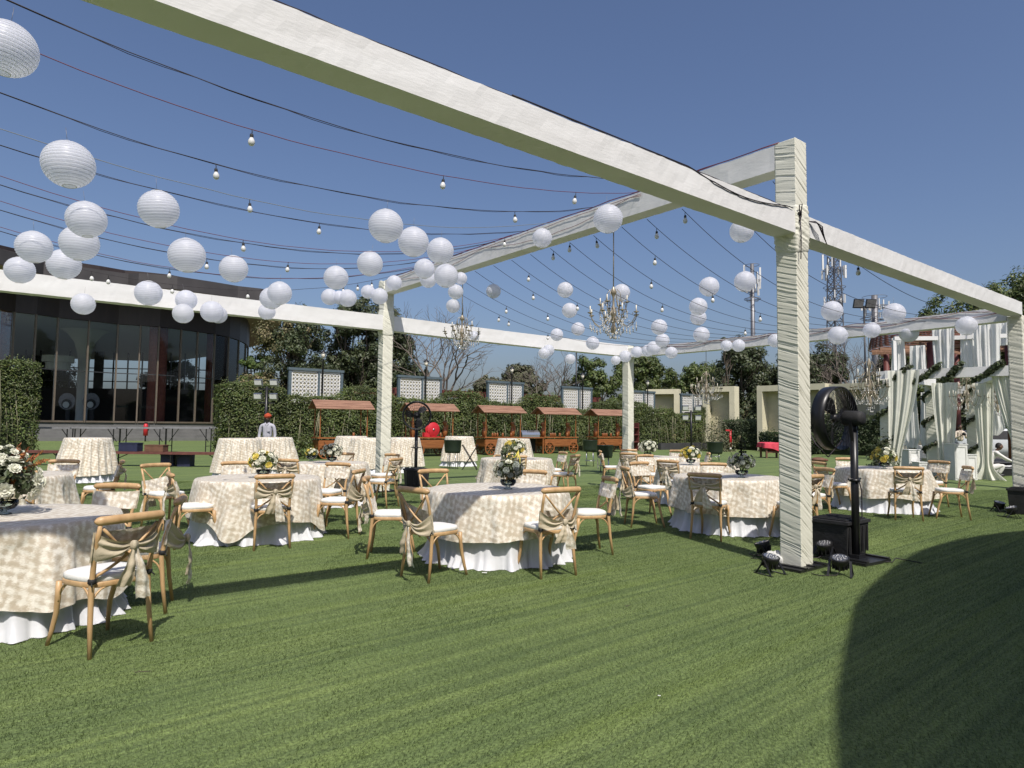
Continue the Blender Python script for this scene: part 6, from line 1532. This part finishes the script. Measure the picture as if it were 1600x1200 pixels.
def head(t, c, yaw, m, hairm, turban=None):
    Mz = Matrix.Rotation(yaw, 3, 'Z'); b = MB()
    def f(u, v):
        a = u*2*PI; e = PI*v; x = math.sin(a)*math.sin(e)*.076; y = -math.cos(a)*math.sin(e)*.095; z = math.cos(e)*.118
        if z < 0: k = 1-.28*(-z/.118)**1.5; x *= k; y *= (1-.12*(-z/.118))
        if y < -.05 and abs(x) < .016 and -.035 < z < .02: y -= .022*(1-abs(z+.02)/.045)
        if y < 0 and abs(abs(x)-.03) < .014 and abs(z-.008) < .014: y += .010
        if y < -.04 and abs(x) < .028 and abs(z+.058) < .009: y -= .005
        return Mz@Vector((x, y, z))+c
    b.grid(f, 40, 30, wrap=True, uv=False)
    for s in (-1, 1): b.sphere(Mz@Vector((s*.078, .0, -.005))+c, .022, 8, 6, 1.4)
    h_ = b.build('head', M[m], t)
    b = MB()
    for s in (-1, 1): b.sphere(Mz@Vector((s*.03, -.082, .008))+c, .011, 8, 6)
    b.build('eyes', M['hair'], h_)
    if turban:
        b = MB()
        def g_(u, v):
            a = u*2*PI; z = v; r_ = .115+.012*math.sin(v*26+a*1.2)+.01*nz(math.cos(a)*2, math.sin(a)*2, v*3); sh_ = math.sin(PI*(.22+.78*v))**.7; q = Mz@Vector((math.sin(a)*r_*sh_*.95, math.cos(a)*r_*sh_*1.08, .03+.13*v+.02*math.cos(a))); return q+c
        b.grid(g_, 30, 16, wrap=True, uv=False); b.sphere(Mz@Vector((0, .0, .12))+c, .07, 12, 8, .6); b.build('turban', M[turban], t)
        b = MB(); b.grid(lambda u, v: Mz@Vector((math.sin((u-.5)*2.6)*.078*(1-.25*v), -math.cos((u-.5)*2.6)*.096*(1-.1*v)-.004, -.035-.085*v))+c, 12, 6, uv=False); b.build('beard', M['hair'], t)
    else:
        b = MB()
        def g2(u, v):
            a = u*2*PI; e = v*PI*.62; x = math.sin(a)*math.sin(e)*.083; y = -math.cos(a)*math.sin(e)*.102+.006; z = math.cos(e)*.126+.006
            if y < -.03 and z < .05: y = -.03; 
            return Mz@Vector((x, y+.01, z))+c
        b.grid(g2, 30, 14, wrap=True, uv=False); b.build('hair', M[hairm], t)
def standing(p, rz, label, shirt, scale=1.0, pose='down', turban=None, feet_z=0):
    t = thing('person', label, 'person', (p.x, p.y, feet_z), rz); t.scale = (scale,)*3
    tr = []; te = []
    tr = [((0, 0, .95), (.15, .11)), ((.09, 0, .86), (.095, .10)), ((.10, -.01, .50), .062), ((.105, .0, .09), .05), ((-.09, 0, .86), (.095, .10)), ((-.10, -.01, .50), .062), ((-.105, 0, .09), .05)]
    te = [(0, 1), (1, 2), (2, 3), (0, 4), (4, 5), (5, 6)]; skin_body('trousers', tr, te, M['trousers'], t)
    for s in (-1, 1):
        b = MB(); b.grid(lambda u, v, s=s: Vector((s*.105+.045*math.cos(u*2*PI)*math.sin(PI*v)**.6, -.045-.02+.13*math.sin(u*2*PI)*math.sin(PI*v)**.6, .045+.04*-math.cos(PI*v))), 16, 10, wrap=True, uv=False); b.build('shoe', M['black'], t)
    if pose == 'down': arm = [((.19, 0, 1.40), .062), ((.235, .01, 1.14), .048), ((.225, -.06, .93), .036)]
    else: arm = [((.19, 0, 1.40), .062), ((.22, -.06, 1.14), .048), ((.10, -.27, 1.24), .036)]
    J = [((0, 0, .98), (.15, .115)), ((0, .01, 1.18), (.145, .11)), ((0, .01, 1.34), (.16, .115)), ((0, .01, 1.44), (.10, .085)), ((0, 0, 1.49), (.056, .056))]; E_ = [(0, 1), (1, 2), (2, 3), (3, 4)]
    for s in (-1, 1):
        a = len(J); J += [((s*q[0][0], q[0][1], q[0][2]), q[1]) for q in arm]; E_ += [(3, a), (a, a+1), (a+1, a+2)]
    so_ = skin_body('shirt', J, E_, M[shirt], t)
    b = MB()
    for s in (-1, 1): b.add([(s*.012, -.112, 1.43), (s*.055, -.095, 1.46), (s*.075, -.02, 1.515), (s*.06, -.03, 1.53), (s*.02, -.085, 1.50)], [(0, 1, 2, 3, 4) if s < 0 else (4, 3, 2, 1, 0)])
    b.grid(lambda u, v: Vector((.066*math.cos(PI*u), .05*math.sin(PI*u)-.01, 1.50+.035*v)), 10, 2, uv=False); b.build('collar', M[shirt], so_)
    b = MB(); b.box((0, -.128, 1.2), (.026, .012, .42)); b.box((.07, -.122, 1.28), (.08, .012, .09)); b.build('placket', M[shirt], so_)
    skin_body('neck', [((0, 0, 1.46), .05), ((0, -.005, 1.56), .048)], [(0, 1)], M['skin'], t, 1)
    head(t, Vector((0, -.01, 1.635)), 0, 'skin', 'hair', turban)
    for s in (-1, 1):
        e = arm[-1][0]
        if pose == 'down': add_hand(t, (s*e[0], e[1], e[2]), (0, -.15, -1), (-s, 0, 0))
        else: add_hand(t, (s*e[0], e[1], e[2]), (-s*.5, -.6, .4), (0, -.3, 1))
    return t
pt_ = XY(418, 20.6); standing(pt_, .1, 'man in an orange-red turban and grey shirt standing behind two cocktail tables', 'shirt', 1.0, 'down', 'turban')
pp = XY(1500, 31); tt = standing(pp, -.2, 'photographer in a cream shirt holding a camera behind the white plinths', 'shirt_cream', 1.0, 'cam')
q = Matrix.Rotation(-.2, 3, 'Z')@Vector((0, -.36, 1.33)); t = thing('photo_camera', 'black camera held up by the photographer in the cream shirt', 'camera', (pp.x+q.x, pp.y+q.y, q.z), -.2)
MB().box((0, 0, 0), (.15, .07, .1)).box((0, 0, .06), (.06, .06, .04)).build('body', M['black'], t); MB().lathe([(.04, 0), (.045, .1), (.001, .1)], 14, (0, -.03, 0), M=Matrix.Rotation(PI/2, 3, 'X')).build('lens', M['black_metal'], t)
# seated / crouching man in white reaching to the platform
pm_ = XY(1543, 22.2); t = thing('person', 'man in white clothes crouching by the dark platform and reaching to the right', 'person', pm_, 1.2)
J = [((0, .05, .32), (.17, .15)), ((0, .0, .52), (.16, .13)), ((0, -.12, .72), (.17, .12)), ((0, -.2, .82), (.1, .08)), ((.19, -.2, .76), .06), ((.23, -.42, .62), .045), ((.2, -.62, .5), .036), ((-.19, -.2, .76), .06), ((-.2, -.42, .6), .045), ((-.12, -.62, .5), .036),
     ((.13, -.05, .26), .11), ((.17, -.38, .38), .08), ((.16, -.22, .08), .055), ((-.13, -.05, .26), .11), ((-.17, -.38, .38), .08), ((-.16, -.22, .08), .055)]
skin_body('clothes', J, [(0, 1), (1, 2), (2, 3), (3, 4), (4, 5), (5, 6), (3, 7), (7, 8), (8, 9), (0, 10), (10, 11), (11, 12), (0, 13), (13, 14), (14, 15)], M['sofa_white'], t)
skin_body('neck', [((0, -.2, .82), .05), ((0, -.27, .9), .048)], [(0, 1)], M['skin'], t, 1); head(t, Vector((0, -.31, .98)), 0, 'skin', 'hair')
for s in (-1, 1): add_hand(t, (s*.16, -.62, .49), (0, -1, -.3), (0, 0, 1)); b = MB(); b.grid(lambda u, v, s=s: Vector((s*.16+.045*math.cos(u*2*PI)*math.sin(PI*v)**.6, -.28+.13*math.sin(u*2*PI)*math.sin(PI*v)**.6, .045+.04*-math.cos(PI*v))), 14, 8, wrap=True, uv=False); b.build('shoe', M['black'], t)
# unused prototype parts
if not bulb_used[0]: bpy.data.objects.remove(bulb0)
